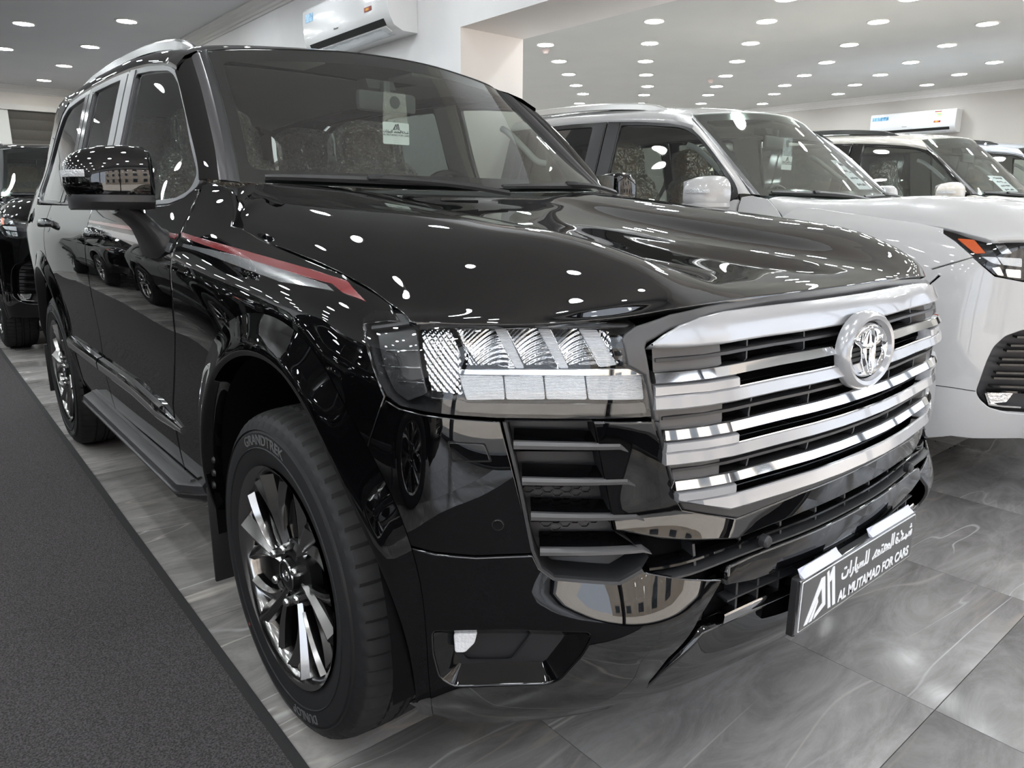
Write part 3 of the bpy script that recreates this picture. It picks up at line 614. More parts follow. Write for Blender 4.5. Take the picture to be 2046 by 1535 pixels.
# --- wheel arch flares
def flare(yc,a0,a1,par,m=None,S=None):
    prof=[(.580,.630,.0),(.556,.606,.005),(.537,.587,.011),(.520,.569,.016),(.506,.554,.020),(.496,.543,.020),(.490,.536,.015),(.488,.533,-.03)]
    rings=[]
    for k in range(61):
        th=R(a0+(a1-a0)*k/60); row=[]; zz=ARC+.54*math.sin(th); fr=math.cos(th)>0
        fd=.08+.92*float(_sst((zz-.36)/.46)) if fr else .45+.55*float(_sst((zz-.36)/.25))
        for ry,rz,o in prof:
            if o>=0: ry=.49+(ry-.49)*(.25+.75*fd); rz=.535+(rz-.535)*(.25+.75*fd)
            y=yc-ry*math.cos(th); z=max(.235,ARC+rz*math.sin(th)-.005); row.append(tuple((S or Wf)(SY(y),z,(o*fd+.0015) if o>=0 else o)))
        rings.append(row)
    v,f=loft(rings,False,False); A=fixn('wheel_arch_flare',v,f,m or M_blk,par,50); mirror_obj(A)
flare(0,-14,184,CAR); flare(2.85,-2,188,CAR)
# --- bumper corner (upper)
bc=[(SY(-.49*math.cos(R(a))),ARC+.535*math.sin(R(a))) for a in (26,32,39)]+[(1.0767,0.9224),(1.0477,0.9111),(0.9994,0.9044),(0.9398,0.9006),(0.8660,0.8975),(0.8616,0.8826),(0.8383,0.7930),(0.8052,0.6572),(0.9087,0.6486),(0.9799,0.6509),(1.0442,0.6590),(1.0986,0.6700)]
wc=[(0.9552,0.8584),(0.8929,0.8570),(0.8822,0.8276),(0.9488,0.8254)]
A,B=both('bumper_corner',bc,W,M_blk,CAR,res=.022,th=.015,bev=.0025)
both('washer_cover',rounded(wc,.006),W,M_blk,A,par2=B,res=.012,th=.004,bev=.0012,o=.0012)
both('washer_gap',rounded(inset(dens(wc if area2(wc)>0 else wc[::-1],.01),-.0022).tolist(),.004),W,M_seam,A,par2=B,res=.012,th=.0005,bev=.0003,o=.0004)
sc=[(0.8686,0.7095)]
def disc(c,r,S,m,pa,pb,o,name,n=20):
    P=[(c[0]+r*math.cos(2*math.pi*k/n),c[1]+r*math.sin(2*math.pi*k/n)) for k in range(n)]
    return both(name,P,S,m,pa,par2=pb,res=.01,th=.003,bev=.0008,o=o)
disc(sc[0],.0115,W,M_seam,A,B,.0004,'sensor_gap'); disc(sc[0],.0095,W,M_blk,A,B,.0012,'parking_sensor')
# --- lower bumper with fog lamp opening
fo=[(0.9899,0.4867),(0.7045,0.5204),(0.7205,0.4668),(0.7534,0.3998),(0.7740,0.3849),(0.9608,0.3597),(0.9843,0.3751),(0.9918,0.4364)]
lb=[(SY(-.49*math.cos(R(a))),ARC+.535*math.sin(R(a))) for a in (-10,0,10,20,25.5)]+[(1.0987,0.6660),(1.0442,0.6560),(0.9799,0.6479),(0.9087,0.6457),(0.8052,0.6544),(0.7943,0.6307),(0.7686,0.6130),(0.6580,0.6104),(0.6187,0.6296),(0.4394,0.5768),(0.5036,0.5231),(0.5551,0.4439),(0.5737,0.3750),(0.5566,0.2513),(0.6001,0.2109),(0.8686,0.2318),(0.9553,0.2345),(1.0187,0.2615),(1.0701,0.2874)]
fh=rounded(fo,.012)
A,B=both('lower_bumper',lb,W,M_blk,CAR,holes=[fh],res=.02,th=.008,bev=.004)
LBA,LBB=A,B
both_wall('fog_bezel',fh,W,M_pbk,A,B,-.004,-.038,.030)
_fhc=[tuple(p) for p in (fh if area2(fh)>0 else fh[::-1])]; fin=[tuple(p) for p in inset(dens(_fhc,.012),.024)]
both('fog_pocket',fin,W,M_sat,A,par2=B,res=.02,th=.004,bev=.002,o=-.037)
fb=[(0.9432,0.4700),(0.8068,0.4865),(0.8264,0.4499),(0.8448,0.4184),(0.9368,0.4085),(0.9482,0.4289)]
both_wall('fog_pocket_rim',rounded(fb,.008),W,M_sat,A,B,-.030,-.037,-.006)
fl=[(0.9580,0.4730),(0.9109,0.4788),(0.9163,0.4555),(0.9365,0.4313),(0.9578,0.4290)]
both('fog_lamp',rounded(fl,.006),W,mat('fog_lens',(.85,.86,.88),.15,spec=.8,bump=(150,.8,.003)),A,par2=B,res=.006,th=.014,bev=.003,o=-.018)
# --- side vents in the bumper: back wall, honeycomb, slats
vo=[(0.8582,0.8986),(0.7079,0.9017),(0.6891,0.8167),(0.6736,0.7528),(0.6596,0.6944),(0.6315,0.6752),(0.6029,0.6512),(0.6185,0.6320),(0.6579,0.6129),(0.7686,0.6157),(0.7934,0.6326),(0.8071,0.6646),(0.8331,0.7930)]
VA=empty('side_vent',(0,0,0),0,CAR); VB=empty('side_vent',(0,0,0),0,CAR)
both('vent_back',vo,W,M_sat,VA,par2=VB,res=.03,th=.003,bev=.001,o=-.065)
both_wall('vent_wall',vo,W,M_sat,VA,VB,.001,-.066,.0)
def strip(name,P,S,m,pa,pb,o0,o1,w):
    """raised rim along an open line of surface points"""
    pts=[]
    for k in range(len(P)-1):
        for t in np.linspace(0,1,6,endpoint=False): pts.append((P[k][0]*(1-t)+P[k+1][0]*t,P[k][1]*(1-t)+P[k+1][1]*t))
    pts.append(P[-1]); Q=np.array(pts); t=np.gradient(Q,axis=0); t/=np.linalg.norm(t,axis=1,keepdims=True); n=np.stack([-t[:,1],t[:,0]],1)
    rows=[S(*(Q+n*a*w).T,o=b) for a,b in ((-.5,o0),(-.35,o1),(.35,o1),(.5,o0))]
    rings=[[rows[j][i] for j in range(4)] for i in range(len(Q))]; v,f=loft(rings); A=fixn(name,v,f,m,pa,40); 
    return A,mirror_obj(A,pb)
strip('vent_rim',[(0.8582,0.8977),(0.8331,0.7930),(0.8071,0.6646),(0.7934,0.6317),(0.7686,0.6139),(0.6580,0.6113),(0.6168,0.6311)],W,M_sat,VA,VB,-.004,.004,.008)
def slat(P,name,m,pa,pb,d=.055,rise=.014,h=None):
    """P: front-face corners top-left, top-right, tip, bottom-left in (s,z)"""
    (a0,b0),(a1,b1),(a2,b2),(a3,b3)=P; rings=[]; n=14
    for k in range(n+1):
        t=k/n; s=a0+(a2-a0)*t
        zt=b0+(b1-b0)*min(1,t/.93) if t<.93 else b1+(b2-b1)*((t-.93)/.07)
        zb=b3+((b2-.004)-b3)*t
        if zt-zb<.004: zb=zt-.004
        dd=d*(1-max(0,(t-.55)/.45)**2*.75)
        rings.append([tuple(W(s,zt,-.004)),tuple(W(s,(zt*.72+zb*.28),.002)),tuple(W(s,(zt*.35+zb*.65),.0)),tuple(W(s,zb,-.010)),tuple(W(s,zb-.001,-.016)),tuple(W(s,zt-.012+rise*.3,-dd)),tuple(W(s,zt+rise*.5,-dd)),tuple(W(s,zt+.002,-.012))])
    v,f=loft(rings); A=fixn(name,v,f,M_pbk,pa,28); B=mirror_obj(A,pb)
    lip=[]
    for k in range(n+1):
        t=k/n; s=a0+(a2-a0)*t; zt=b0+(b1-b0)*min(1,t/.93) if t<.93 else b1+(b2-b1)*((t-.93)/.07); zb=b3+((b2-.004)-b3)*t; zb=min(zb,zt-.004); h=zt-zb
        lip.append([tuple(W(s,zt+.0005,-.006)),tuple(W(s,zt-.02*h,-.001)),tuple(W(s,zt-.28*h,.0045)),tuple(W(s,zt-.60*h,.004)),tuple(W(s,zt-.66*h,-.004))])
    v,f=loft(lip); q=fixn('slat_lip',v,f,m,A,28); mirror_obj(q,B)
for P in ([(0.8424,0.8635),(0.6626,0.8616),(0.6451,0.8482),(0.8353,0.8421)],[(0.8270,0.7977),(0.6516,0.7948),(0.6282,0.7831),(0.8172,0.7776)],[(0.8105,0.7329),(0.6266,0.7263),(0.6076,0.7154),(0.8023,0.7114)],[(0.7938,0.6668),(0.6211,0.6688),(0.5983,0.6581),(0.7839,0.6469)]): slat(P,'vent_slat',M_gsat,VA,VB)
def honey(name,poly,S,m,pa,pb,o,r=.0125):
    """hexagonal mesh bars over a polygon of surface points"""
    P=np.array(poly); v=[];f=[]; x0,y0=P.min(0); x1,y1=P.max(0); j=0; y=y0
    while y<y1:
        x=x0+(r*1.5 if j%2 else 0)
        while x<x1:
            if inpoly(np.array([[x,y]]),P)[0]:
                b=len(v)
                for k in range(6):
                    a=R(60*k); ca,sa=math.cos(a),math.sin(a)*.62
                    for q,oo in ((1.0,o-.004),(.97,o),(.80,o),(.78,o-.004)): v.append(tuple(S(x+r*q*ca,y+r*q*sa,oo)))
                for k in range(6):
                    kk=(k+1)%6
                    for q in range(3): f.append((b+k*4+q,b+kk*4+q,b+kk*4+q+1,b+k*4+q+1))
            x+=r*3
        y+=r*.87*.62; j+=1
    A=fixn(name,v,f,m,pa,30); A['kind']='stuff'; B=mirror_obj(A,pb); B['kind']='stuff'
honey('honeycomb_mesh',[(0.8207,0.7766),(0.6890,0.7762),(0.6837,0.7360),(0.8114,0.7320)],W,M_sat,VA,VB,-.06); honey('honeycomb_mesh',[(0.8005,0.7077),(0.6731,0.7093),(0.6670,0.6852),(0.7948,0.6724)],W,M_sat,VA,VB,-.06)
# --- gloss frame between the vents and under the grille
gfo=[(0.7079,0.9017),(0.6018,0.8991),(0.5834,0.8571),(0.5505,0.7594),(0.5292,0.7245),(0.3974,0.6833)]+[(.2,.694),(0.,.694)]
gfi=[(0.,.648),(.2,.648)]+[(0.3978,0.6417),(0.5835,0.6790),(0.6459,0.6946),(0.6604,0.6962),(0.6736,0.7528),(0.6891,0.8167)]
panel('grille_frame',gfo[:-1]+[(-a,b) for a,b in gfo[:-1]][::-1]+[(-a,b) for a,b in gfi[1:]][::-1]+gfi[1:],W,M_blk,CAR,res=.022,th=.03,bev=.004)
# --- upper lower-intake with slats and sensors
LI=empty('lower_intake',(0,0,0),0,CAR)
panel('intake_back',[(.62,.66),(.60,.60),(.40,.47),(-.40,.47),(-.60,.60),(-.62,.66)],W,M_liner,LI,res=.04,th=.003,bev=.001,o=-.06)
def bar(name,z0,z1,s1,m,par,o0=-.005,d=.05,s0=None,tip=None,bow=0.):
    """a bar across the nose: front face z0..z1, back edge d behind"""
    rings=[]; n=40; s0=-s1 if s0 is None else s0
    for k in range(n+1):
        s=s0+(s1-s0)*k/n; e=0.
        zt=z1+bow*(abs(s)/s1)**2; zb=z0+bow*(abs(s)/s1)**2
        rings.append([tuple(W(s,zt,o0-.002)),tuple(W(s,zt-.15*(zt-zb),o0)),tuple(W(s,zb+.15*(zt-zb),o0)),tuple(W(s,zb,o0-.002)),tuple(W(s,zb,o0-d)),tuple(W(s,zt,o0-d))])
    v,f=loft(rings); return fixn(name,v,f,m,par,30)
bar('intake_slat',.622,.628,.60,M_pbk,LI,-.010,.04); bar('intake_slat',.606,.611,.585,M_sat,LI,.0,.03)
for k in range(-4,5): 
    x=k*.125; s=-x; v,f=loft([[tuple(W(s-.003,z,o)) for o in (-.055,-.016)]+[tuple(W(s+.003,z,o)) for o in (-.016,-.055)] for z in (.605,.65)]); fixn('intake_rib',v,f,M_sat,LI)
for sg in (1,-1):
    A=lathe('parking_sensor',[(0,.013),(-.012,.013),(-.016,.010),(-.017,.0001)],M_sat,LI,20,'y'); p=W(.33*sg,.625,.002); A.location=tuple(p)
# middle gloss bar, second intake, bright lower strip
panel('bumper_bar',[(.36,.604),(.43,.60),(.435,.566),(.36,.552),(.2,.545),(-.2,.545),(-.36,.552),(-.435,.566),(-.43,.60),(-.36,.604)],W,M_blk,CAR,res=.025,th=.03,bev=.004,o=.006)
panel('second_intake_back',[(.44,.56),(.45,.47),(-.45,.47),(-.44,.56)],W,M_liner,LI,res=.04,th=.003,bev=.001,o=-.045)
for k in range(-6,7):
    s=k*.065; v,f=loft([[tuple(W(s-.003,z,o)) for o in (-.044,-.012)]+[tuple(W(s+.003,z,o)) for o in (-.012,-.044)] for z in (.495,.55)]); fixn('intake_rib',v,f,M_sat,LI)
bar('intake_slat',.518,.523,.42,M_sat,LI,-.010,.03)
bar('bright_strip',.474,.498,.43,M_dchrome,LI,-.004,.02)
va=[(.485,.478),(.525,.43),(.555,.39),(.575,.34),(.585,.27),(.565,.225),(.40,.222)]
panel('centre_valance',va+[(-a,b) for a,b in va][::-1],W,M_blk,CAR,res=.025,th=.03,bev=.004,o=-.003)
# --- under tray
v,f=loft([[(x,-.35,.25),(x,3.9,.26),(x,3.9,.30),(x,-.35,.29)] for x in (-.62,.62)]); fixn('under_tray',v,f,M_liner,CAR)
# --- grille: surround, bars, chrome strips, slats, emblem
GR=empty('grille',(0,0,0),0,CAR)
go=[(0.6039,0.9028),(0.6217,0.9812),(0.6519,0.9986),(0.6581,1.0416),(0.6528,1.0503),(0.6311,1.0626),(0.5586,1.0792),(0.4695,1.0858)]+[(.25,1.0925),(0,1.0945)]
gi=[(0,1.080),(.25,1.080)]+[(0.4623,1.0713),(0.5659,1.0557),(0.6150,1.0360),(0.6196,1.0274),(0.6118,0.9758),(0.5905,0.8973)]
panel('grille_surround',go[:-1]+[(-a,b) for a,b in go[:-1]][::-1]+[(-a,b) for a,b in gi[1:]][::-1]+gi[1:],W,M_gsat,GR,res=.025,th=.05,bev=.004,o=.006)
lo=[(0.6000,0.8989),(0.5505,0.7594),(0.5292,0.7245),(0.3974,0.6833)]+[(.2,.694)]; li=[(.2,.714)]+[(0.4134,0.7100),(0.5341,0.7504),(0.5498,0.7758),(0.5905,0.8973)]
panel('lower_surround',lo+[(-a,b) for a,b in lo][::-1]+[(-a,b) for a,b in li][::-1]+li,W,M_sat,GR,res=.025,th=.05,bev=.003,o=.002)
panel('grille_back',[(.60,1.06),(.55,.70),(-.55,.70),(-.60,1.06)],W,M_liner,GR,res=.05,th=.003,bev=.001,o=-.085)
GS=Surf(lambda s,z,o:Wf(s,z,o+.014*np.where(np.abs(s)<.44,1.,1-(np.abs(s)-.44)/.2),-1),-1)
tb=[(.612,1.033),(.585,1.049),(.55,1.063),(.50,1.073),(.44,1.078),(.2,1.079)]; tbl=[(.2,1.024),(.44,1.025),(.612,1.030)]
panel('top_bar',tb+[(-a,b) for a,b in tb][::-1]+[(-a,b) for a,b in tbl][::-1]+tbl,GS,M_silver,GR,res=.02,th=.03,bev=.004,o=.010)
SEG=[-.607,-.56,-.50,-.445,-.44,-.40,-.3,-.2,-.1,0,.1,.2,.3,.40,.44,.445,.50,.56,.607]
def gbar(name,m,zt,zb,send,o0,d,tilt=.004,par=GR,zbe=None,segs=None):
    rings=[]
    S_=[s for s in SEG if abs(s)<send]; S_=[-send]+S_+[send]
    if segs: S_=segs
    for s in S_:
        b=zb; t=zt
        if zbe is not None and abs(s)>.44: b=zb+(zbe-zb)*(abs(s)-.44)/(send-.44)
        h=t-b
        rings.append([tuple(GS(s,t,o0-d)),tuple(GS(s,t,o0-.004)),tuple(GS(s,t-h*.10,o0)),tuple(GS(s,b+h*.14,o0+tilt)),tuple(GS(s,b,o0+tilt-.004)),tuple(GS(s,b,o0-d))])
    v,f=loft(rings); return fixn(name,v,f,m,par,25)
SENDS=((.606,.606,.597),(.583,.580,.567),(.556,.550,.535))
for k,((ct,cb),(st,sc_,sb),ends) in enumerate((((.986,.967),(.963,.945,.921),SENDS[0]),((.884,.864),(.860,.842,.819),SENDS[1]),((.787,.768),(.764,.746,.717),SENDS[2]))):
    gbar('chrome_strip',M_chrome,ct,cb,ends[0],.004,.03,.007)
    sb_=gbar('silver_bar',M_silver,sc_,sb,ends[1],.010,.03,.004,zbe=(.753 if k==2 else None))
    for sg in (1,-1):        # the taller outer end of each bar
        gbar('bar_end',M_silver,st,sc_-.0005,0,.010,.03,.0,par=sb_,segs=[sg*q for q in (.425,.44,.445,.50,ends[1])])
    gbar('chrome_edge',M_chrome,sc_+.003,sc_,.425,.009,.02,.0,par=sb_)
for z in (1.004,.902,.803): gbar('slat',M_sat,z+.0035,z-.0035,.60 if z>.98 else (.585 if z>.85 else .56),-.004 if z!=.996 else -.02,.045,0)
for z0,z1 in ((.985,1.026),(.884,.923),(.787,.822)):
    for k in range(-2,3):
        s=k*.185
        if abs(s)>.43: continue
        v,f=loft([[tuple(GS(s-.0022+dx,z,o)) for o in (-.08,-.012)]+[tuple(GS(s+.0022+dx,z,o)) for o in (-.012,-.08)] for z,dx in ((z0,.006),(z1,-.006))]); fixn('rib',v,f,M_sat,GR)
    for sg in (1,-1):        # closed ends of the openings
        v,f=loft([[tuple(GS(sg*s,z0-.003,o)),tuple(GS(sg*s,z1+.003,o))] for s,o in ((.605,-.004),(.50,-.006),(.455,-.008),(.42,-.05))],False,False); fixn('end_block',v,f,M_gsat,GR)
# emblem: silver oval ring, mesh disc, three chrome ovals
EM=empty('emblem',(0,-.868,.966),0,GR)
def oval(name,a,b,prof,m,par,n=48):
    """ring with elliptical axes; prof: (depth toward -y, scale inward)"""
    rings=[]
    for i in range(n):
        t=2*math.pi*i/n; c,s=math.cos(t),math.sin(t); rings.append([((a-w)*c,-d,(b-w)*s) for d,w in prof])
    rings.append(rings[0]); v,f=loft(rings,False,False); return fixn(name,v,f,m,par,50)
oval('badge_ring',.113,.084,[(-.006,.001),(.004,0),(.016,.004),(.022,.011),(.020,.019),(.010,.0235)],M_silver,EM)
oval('badge_disc',.091,.063,[(.004,0),(.005,.01),(.005,.0625)],M_mat,EM)
for k in range(9):
    z=-.044+k*.011; w=.088*math.sqrt(max(0,1-(z/.06)**2)); 
    if w>.02: box('mesh_line',-w,w,-.0065,-.004,z-.0015,z+.0015,M_liner,EM)
rp=[(.004,0),(.012,.0012),(.0155,.004),(.012,.0075),(.004,.009)]
oval('logo_oval',.086,.058,rp,M_chrome,EM)
o=oval('logo_oval',.057,.024,[(.004,0),(.014,.001),(.0175,.0045),(.014,.009),(.004,.010)],M_chrome,EM); o.location=(0,-.001,.027)
o=oval('logo_oval',.025,.055,[(.004,0),(.014,.001),(.017,.0042),(.014,.008),(.004,.009)],M_chrome,EM); o.location=(0,-.0012,-.001)
EM.rotation_euler=(R(-4),0,0)
# --- headlamps
lensP=[(1.1813,1.0533),(1.1599,1.0698),(1.0789,1.0709),(1.0027,1.0685),(0.8054,1.0690),(0.6333,1.0658),(0.6303,1.0618),(0.6562,1.0432),(0.6519,0.9986),(0.6234,0.9813),(0.6113,0.9414),(0.6061,0.9075),(0.7376,0.9049),(0.8713,0.9035),(0.9399,0.9059),(0.9996,0.9096),(1.0480,0.9155),(1.0775,0.9303),(1.1063,0.9634),(1.1473,1.0138)]
HA,HB=(empty('headlamp',(0,0,0),0,CAR) for _ in range(2))
both('lens',lensP,W,M_lensc,HA,par2=HB,res=.02,th=.002,bev=.001,o=0)
both('housing',lensP,W,M_ldk,HA,par2=HB,res=.03,th=.003,bev=.001,o=-.075); both_wall('housing_wall',lensP,W,M_ldk,HA,HB,-.003,-.076,.0)
def hp(name,P,m,o,res=.014,th=.006,bev=.0015,S=W,r=.004): return both(name,rounded(P,r),S,m,HA,par2=HB,res=res,th=th,bev=bev,o=o)
hp('top_shade',[(1.1638,1.0669),(1.0768,1.0686),(1.0016,1.0662),(0.8054,1.0667),(0.6375,1.0627),(0.6446,1.0581),(0.6899,1.0575),(0.9951,1.0553),(1.0537,1.0539),(1.1527,1.0350)],M_ldk,-.006)
hp('outer_bezel',[(1.1539,1.0393),(1.0528,1.0524),(1.0072,0.9361),(1.0453,0.9202),(1.0746,0.9342),(1.1033,0.9665)],M_ldk,-.02)
for p,q in ([(1.1085,1.0033),(1.0343,1.0105)],[(1.0877,0.9771),(1.0232,0.9818)],[(1.0675,0.9535),(1.0134,0.9562)]): hp('bezel_line',[p,q,(q[0],q[1]-.0025),(p[0],p[1]-.0025)],M_dchrome,-.017,r=.0005,bev=.0004,th=.002)
FAC=Surf(lambda a,b,o:Wf(a,b,o+.0016*np.sin(2*math.pi*a/.013)*np.sin(2*math.pi*b/.012),-1),-1); FAC.e=5e-4
hp('reflector',[(1.0485,1.0510),(0.9838,1.0534),(0.9533,1.0171),(0.9480,0.9736),(0.9413,0.9345),(1.0037,0.9389)],M_zeb,-.030,S=FAC,res=.003)
hp('side_reflector',[(0.9838,1.0534),(0.6937,1.0544),(0.6632,1.0432),(0.6587,0.9995),(0.6435,0.9885),(0.9447,0.9805),(0.9533,1.0171)],M_zeb,-.055,S=FAC,res=.005)
def bowl(a0,w,dep):
    s=Surf(lambda a,b,o:Wf(a,b,o-dep*(1-np.clip(np.abs(a-a0)/w,0,1)**2)+.0011*np.sin(2*math.pi*(b+.55*(a-a0)+5*(a-a0)**2)/.0085),-1),-1); s.e=5e-4; return s
for P in ([(0.9571,1.0498),(0.8808,1.0520),(0.8400,0.9849),(0.9149,0.9832)],[(0.8584,1.0524),(0.8020,1.0533),(0.7633,0.9866),(0.8246,0.9853)],[(0.7804,1.0536),(0.7284,1.0542),(0.6917,0.9895),(0.7464,0.9870)]):
    c=np.mean(np.array(P),0); hp('reflector_bowl',P,M_zeb,-.02,S=bowl(c[0],.045,.03),res=.0026)
for P in ([(0.8808,1.0520),(0.8584,1.0524),(0.8246,0.9853),(0.8400,0.9849)],[(0.8020,1.0533),(0.7804,1.0536),(0.7464,0.9870),(0.7633,0.9866)],[(0.7284,1.0542),(0.6955,1.0528),(0.6622,0.9937),(0.6917,0.9895)]): hp('light_guide',P,M_drl,-.022)
hp('chrome_blade',[(0.9466,0.9830),(0.6434,0.9902),(0.6252,0.9813),(0.6208,0.9778),(0.9444,0.9737)],M_chrome,-.012,th=.012)
for P in ([(0.9443,0.9720),(0.8632,0.9735),(0.8585,0.9325),(0.9288,0.9298)],[(0.8606,0.9735),(0.7929,0.9751),(0.7882,0.9343),(0.8559,0.9326)],[(0.7904,0.9751),(0.7211,0.9774),(0.7156,0.9359),(0.7857,0.9344)],[(0.7185,0.9775),(0.6208,0.9770),(0.6156,0.9347),(0.7131,0.9360)]): hp('running_light',P,M_drl,-.014,th=.01)
hp('lower_trim',[(0.9987,0.9324),(0.9412,0.9311),(0.9287,0.9263),(0.6146,0.9311),(0.6090,0.9104),(0.7377,0.9075),(0.8713,0.9062),(0.9399,0.9085)],M_pbk,-.012)
# --- body sides, shared by the cars
FRM=[(.690,1.326),(.72,1.38),(.835,1.494),(.96,1.604),(1.05,1.67),(1.13,1.695),(1.235,1.715),(1.465,1.741),(1.69,1.758),(2.0,1.767),(2.33,1.77),(2.65,1.766),(2.97,1.757),(3.12,1.715),(3.22,1.62),(3.30,1.49),(3.31,1.42),(3.22,1.30),(3.15,1.262)]
def side_body(par,paint,frame,glass1,glass2,handle_m):
    out={}
    fd=[(.642,1.168),(.632,1.125),(.63,1.02),(.65,.90),(.71,.77),(.775,.66),(.79,.52),(.795,.37),(1.695,.37),(1.695,1.250),(.98,1.250),(.84,1.256),(.76,1.272),(.71,1.300),(.684,1.30),(.682,1.262),(.665,1.21)]
    rd=[(1.703,.37),(2.335,.37)]+[(2.85+p[0],p[1]) for p in [(ARY*math.cos(R(a)),ARC+ARZ*math.sin(R(a))) for a in range(176,112,-6)]]+[(2.66,1.0),(2.665,1.12),(2.63,1.250),(1.703,1.250)]
    qp=[(2.638,1.250),(2.673,1.12),(2.668,.99)]+[(2.85+ARY*math.cos(R(a)),ARC+ARZ*math.sin(R(a))) for a in range(110,2,-6)]+[(3.36,.40),(3.86,.46),(3.88,.9),(3.82,1.25),(3.72,1.55),(3.60,1.735),(3.45,1.80),(3.2,1.80)]+[(2.99,1.768),(3.14,1.725),(3.24,1.63),(3.32,1.49),(3.33,1.42),(3.24,1.29),(3.17,1.250)]
    FD=both('front_door',ysz(fd),W,paint,par,res=.035,th=.02,bev=.003); RD=both('rear_door',ysz(rd),W,paint,par,res=.035,th=.02,bev=.003); both('rear_quarter',ysz(qp),W,paint,par,res=.04,th=.02,bev=.003)
    g1=[(.722,1.344),(.757,1.383),(.89,1.52),(1.015,1.626),(1.09,1.666),(1.155,1.685),(1.37,1.711),(1.585,1.728),(1.585,1.268),(.98,1.268),(.82,1.276),(.745,1.30)]
    g2=[(1.815,1.735),(2.0,1.74),(2.315,1.742),(2.315,1.268),(1.815,1.268)]
    g3=[(2.495,1.742),(2.65,1.74),(2.95,1.73),(3.08,1.695),(3.18,1.61),(3.262,1.49),(3.265,1.43),(3.18,1.31),(3.12,1.272),(2.495,1.268)]
    f1=[p for p in FRM if p[0]<1.60]+[(1.695,1.758),(1.695,1.252),(.98,1.252),(.84,1.258),(.76,1.275),(.705,1.305)]
    f2=[(1.703,1.758),(2.0,1.767),(2.33,1.77),(2.40,1.769),(2.40,1.252),(1.703,1.252)]
    f3=[(2.408,1.769)]+[p for p in FRM if p[0]>2.5]+[(2.408,1.252)]
    rg=lambda P,r=.02:rounded(ysz(P),r)
    for (F,g,f,gm,ow) in ((FD,g1,f1,glass1,0),(RD,g2,f2,glass2,0)):
        for sd in (0,1):
            panel('window_frame',ysz(f),W,frame,F[sd],holes=[rg(g)],res=.03,th=.02,bev=.003,o=-.002,mir=bool(sd)); panel('window_glass',rg(g),W,gm,F[sd],res=.05,th=.001,bev=.0005,o=-.012,mir=bool(sd))
    for sd in (0,1):
        q=panel('quarter_frame',ysz(f3),W,frame,par,holes=[rg(g3,.03)],res=.03,th=.02,bev=.003,o=-.002,mir=bool(sd)); panel('quarter_glass',rg(g3,.03),W,glass2,q,res=.05,th=.001,bev=.0005,o=-.012,mir=bool(sd))
    # pillar covers standing proud
    for y0,y1,F in ((1.592,1.69,FD),(1.708,1.808,RD),(2.32,2.395,RD),(2.413,2.488,None)):
        for sd in (0,1): panel('pillar_cover',ysz([(y0,1.745),(y1,1.748),(y1,1.262),(y0,1.262)]),W,frame if F is not None and y0<2 else M_frit,F[sd] if F is not None else par,res=.04,th=.006,bev=.002,o=.002,mir=bool(sd))
    # handles: bow grip over a scooped dish
    for y,F in ((1.50,FD),(2.555,RD)):
        z=1.150 if y<2 else 1.165
        for sd in (0,1):
            dish=[(SY(y)+.055*math.cos(t),z-.006+.034*math.sin(t)) for t in np.linspace(0,2*math.pi,25)[:-1]]; panel('handle_dish',dish,W,M_pbk if paint is M_blk else paint,F[sd],res=.015,th=.003,bev=.001,o=.0008,mir=bool(sd))
            rings=[]
            for k in range(17):
                t=k/16; s=SY(y)-.105+.21*t; o=.004+.036*math.sin(math.pi*min(1,max(0,t*1.15-.05)))**.5 if .02<t<.98 else .0; h=.014+.005*math.sin(math.pi*t)
                rings.append([tuple(Wf(s,z+h*math.cos(q)+.008*t,o+.009*math.sin(q))) for q in np.linspace(0,2*math.pi,11)[:-1]])
            v,f=loft(rings); A=fixn('door_handle',v,f,handle_m,F[sd],50)
            if sd:
                A.data.transform(Matrix.Diagonal((-1,1,1,1))); A.data.flip_normals()
    # A pillar and roof side between the window line, the windscreen and the roof
    ws=[WIND(np.array(.75),np.array(t*.75))*np.array([-1,1,1]) for t in np.linspace(.0,1,13)]
    al=[Wf(SY(y),z,.004) for y,z in FRM[:5]]; al=[np.array(p) for p in smooth_path(al,3)]
    rings=[]
    for k,p in enumerate(al):
        q=ws[k]; m1=p*.72+q*.28; m2=p*.34+q*.66; d=(p+q)/2-np.array([0,(p[1]+q[1])/2+.35,(p[2]+q[2])/2-.25]); d/=np.linalg.norm(d)
        rings.append([p-d*.016,p+d*.000,p*.86+q*.14+d*.009,m1+d*.013,p*.5+q*.5+d*.013,p*.38+q*.62+d*.009,p*.34+q*.66-d*.004])
    v,f=loft([[tuple(a) for a in r] for r in rings],False,False)
    A=fixn('a_pillar',v,f,paint,par,60); mirror_obj(A)
    sp=np.array(FRM[4:13]+[(3.2,1.795),(3.45,1.785),(3.60,1.725),(3.72,1.60)]); ys=np.linspace(1.05,3.72,54); zt=np.interp(ys,sp[:,0],sp[:,1]); rings=[]
    rb=np.linspace(0,1,400); re_=np.array([ROOF(np.array(.68),np.array(b*2.8)) for b in rb])
    for y,z in zip(ys,zt):
        p=np.array(Wf(SY(y),z-.012,-.014)); p2=np.array(Wf(SY(y),z+.018,.004)); yy=max(y,1.17) if y>1.17 else 1.17-(1.17-y)*.02
        q=np.array([-np.interp(yy,re_[:,1],re_[:,0]),np.interp(yy,re_[:,1],re_[:,1]),np.interp(yy,re_[:,1],re_[:,2])])
        if y<1.17: q=np.array([-.640,1.168,1.766])
        m=(p2+q)/2+np.array([-.010,0,.012]); rings.append([tuple(p),tuple(np.array(Wf(SY(y),z+.004,-.002))),tuple(p2),tuple(p2*.6+q*.4+np.array([-.008,0,.010])),tuple(p2*.25+q*.75+np.array([-.005,0,.008])),tuple(q)])
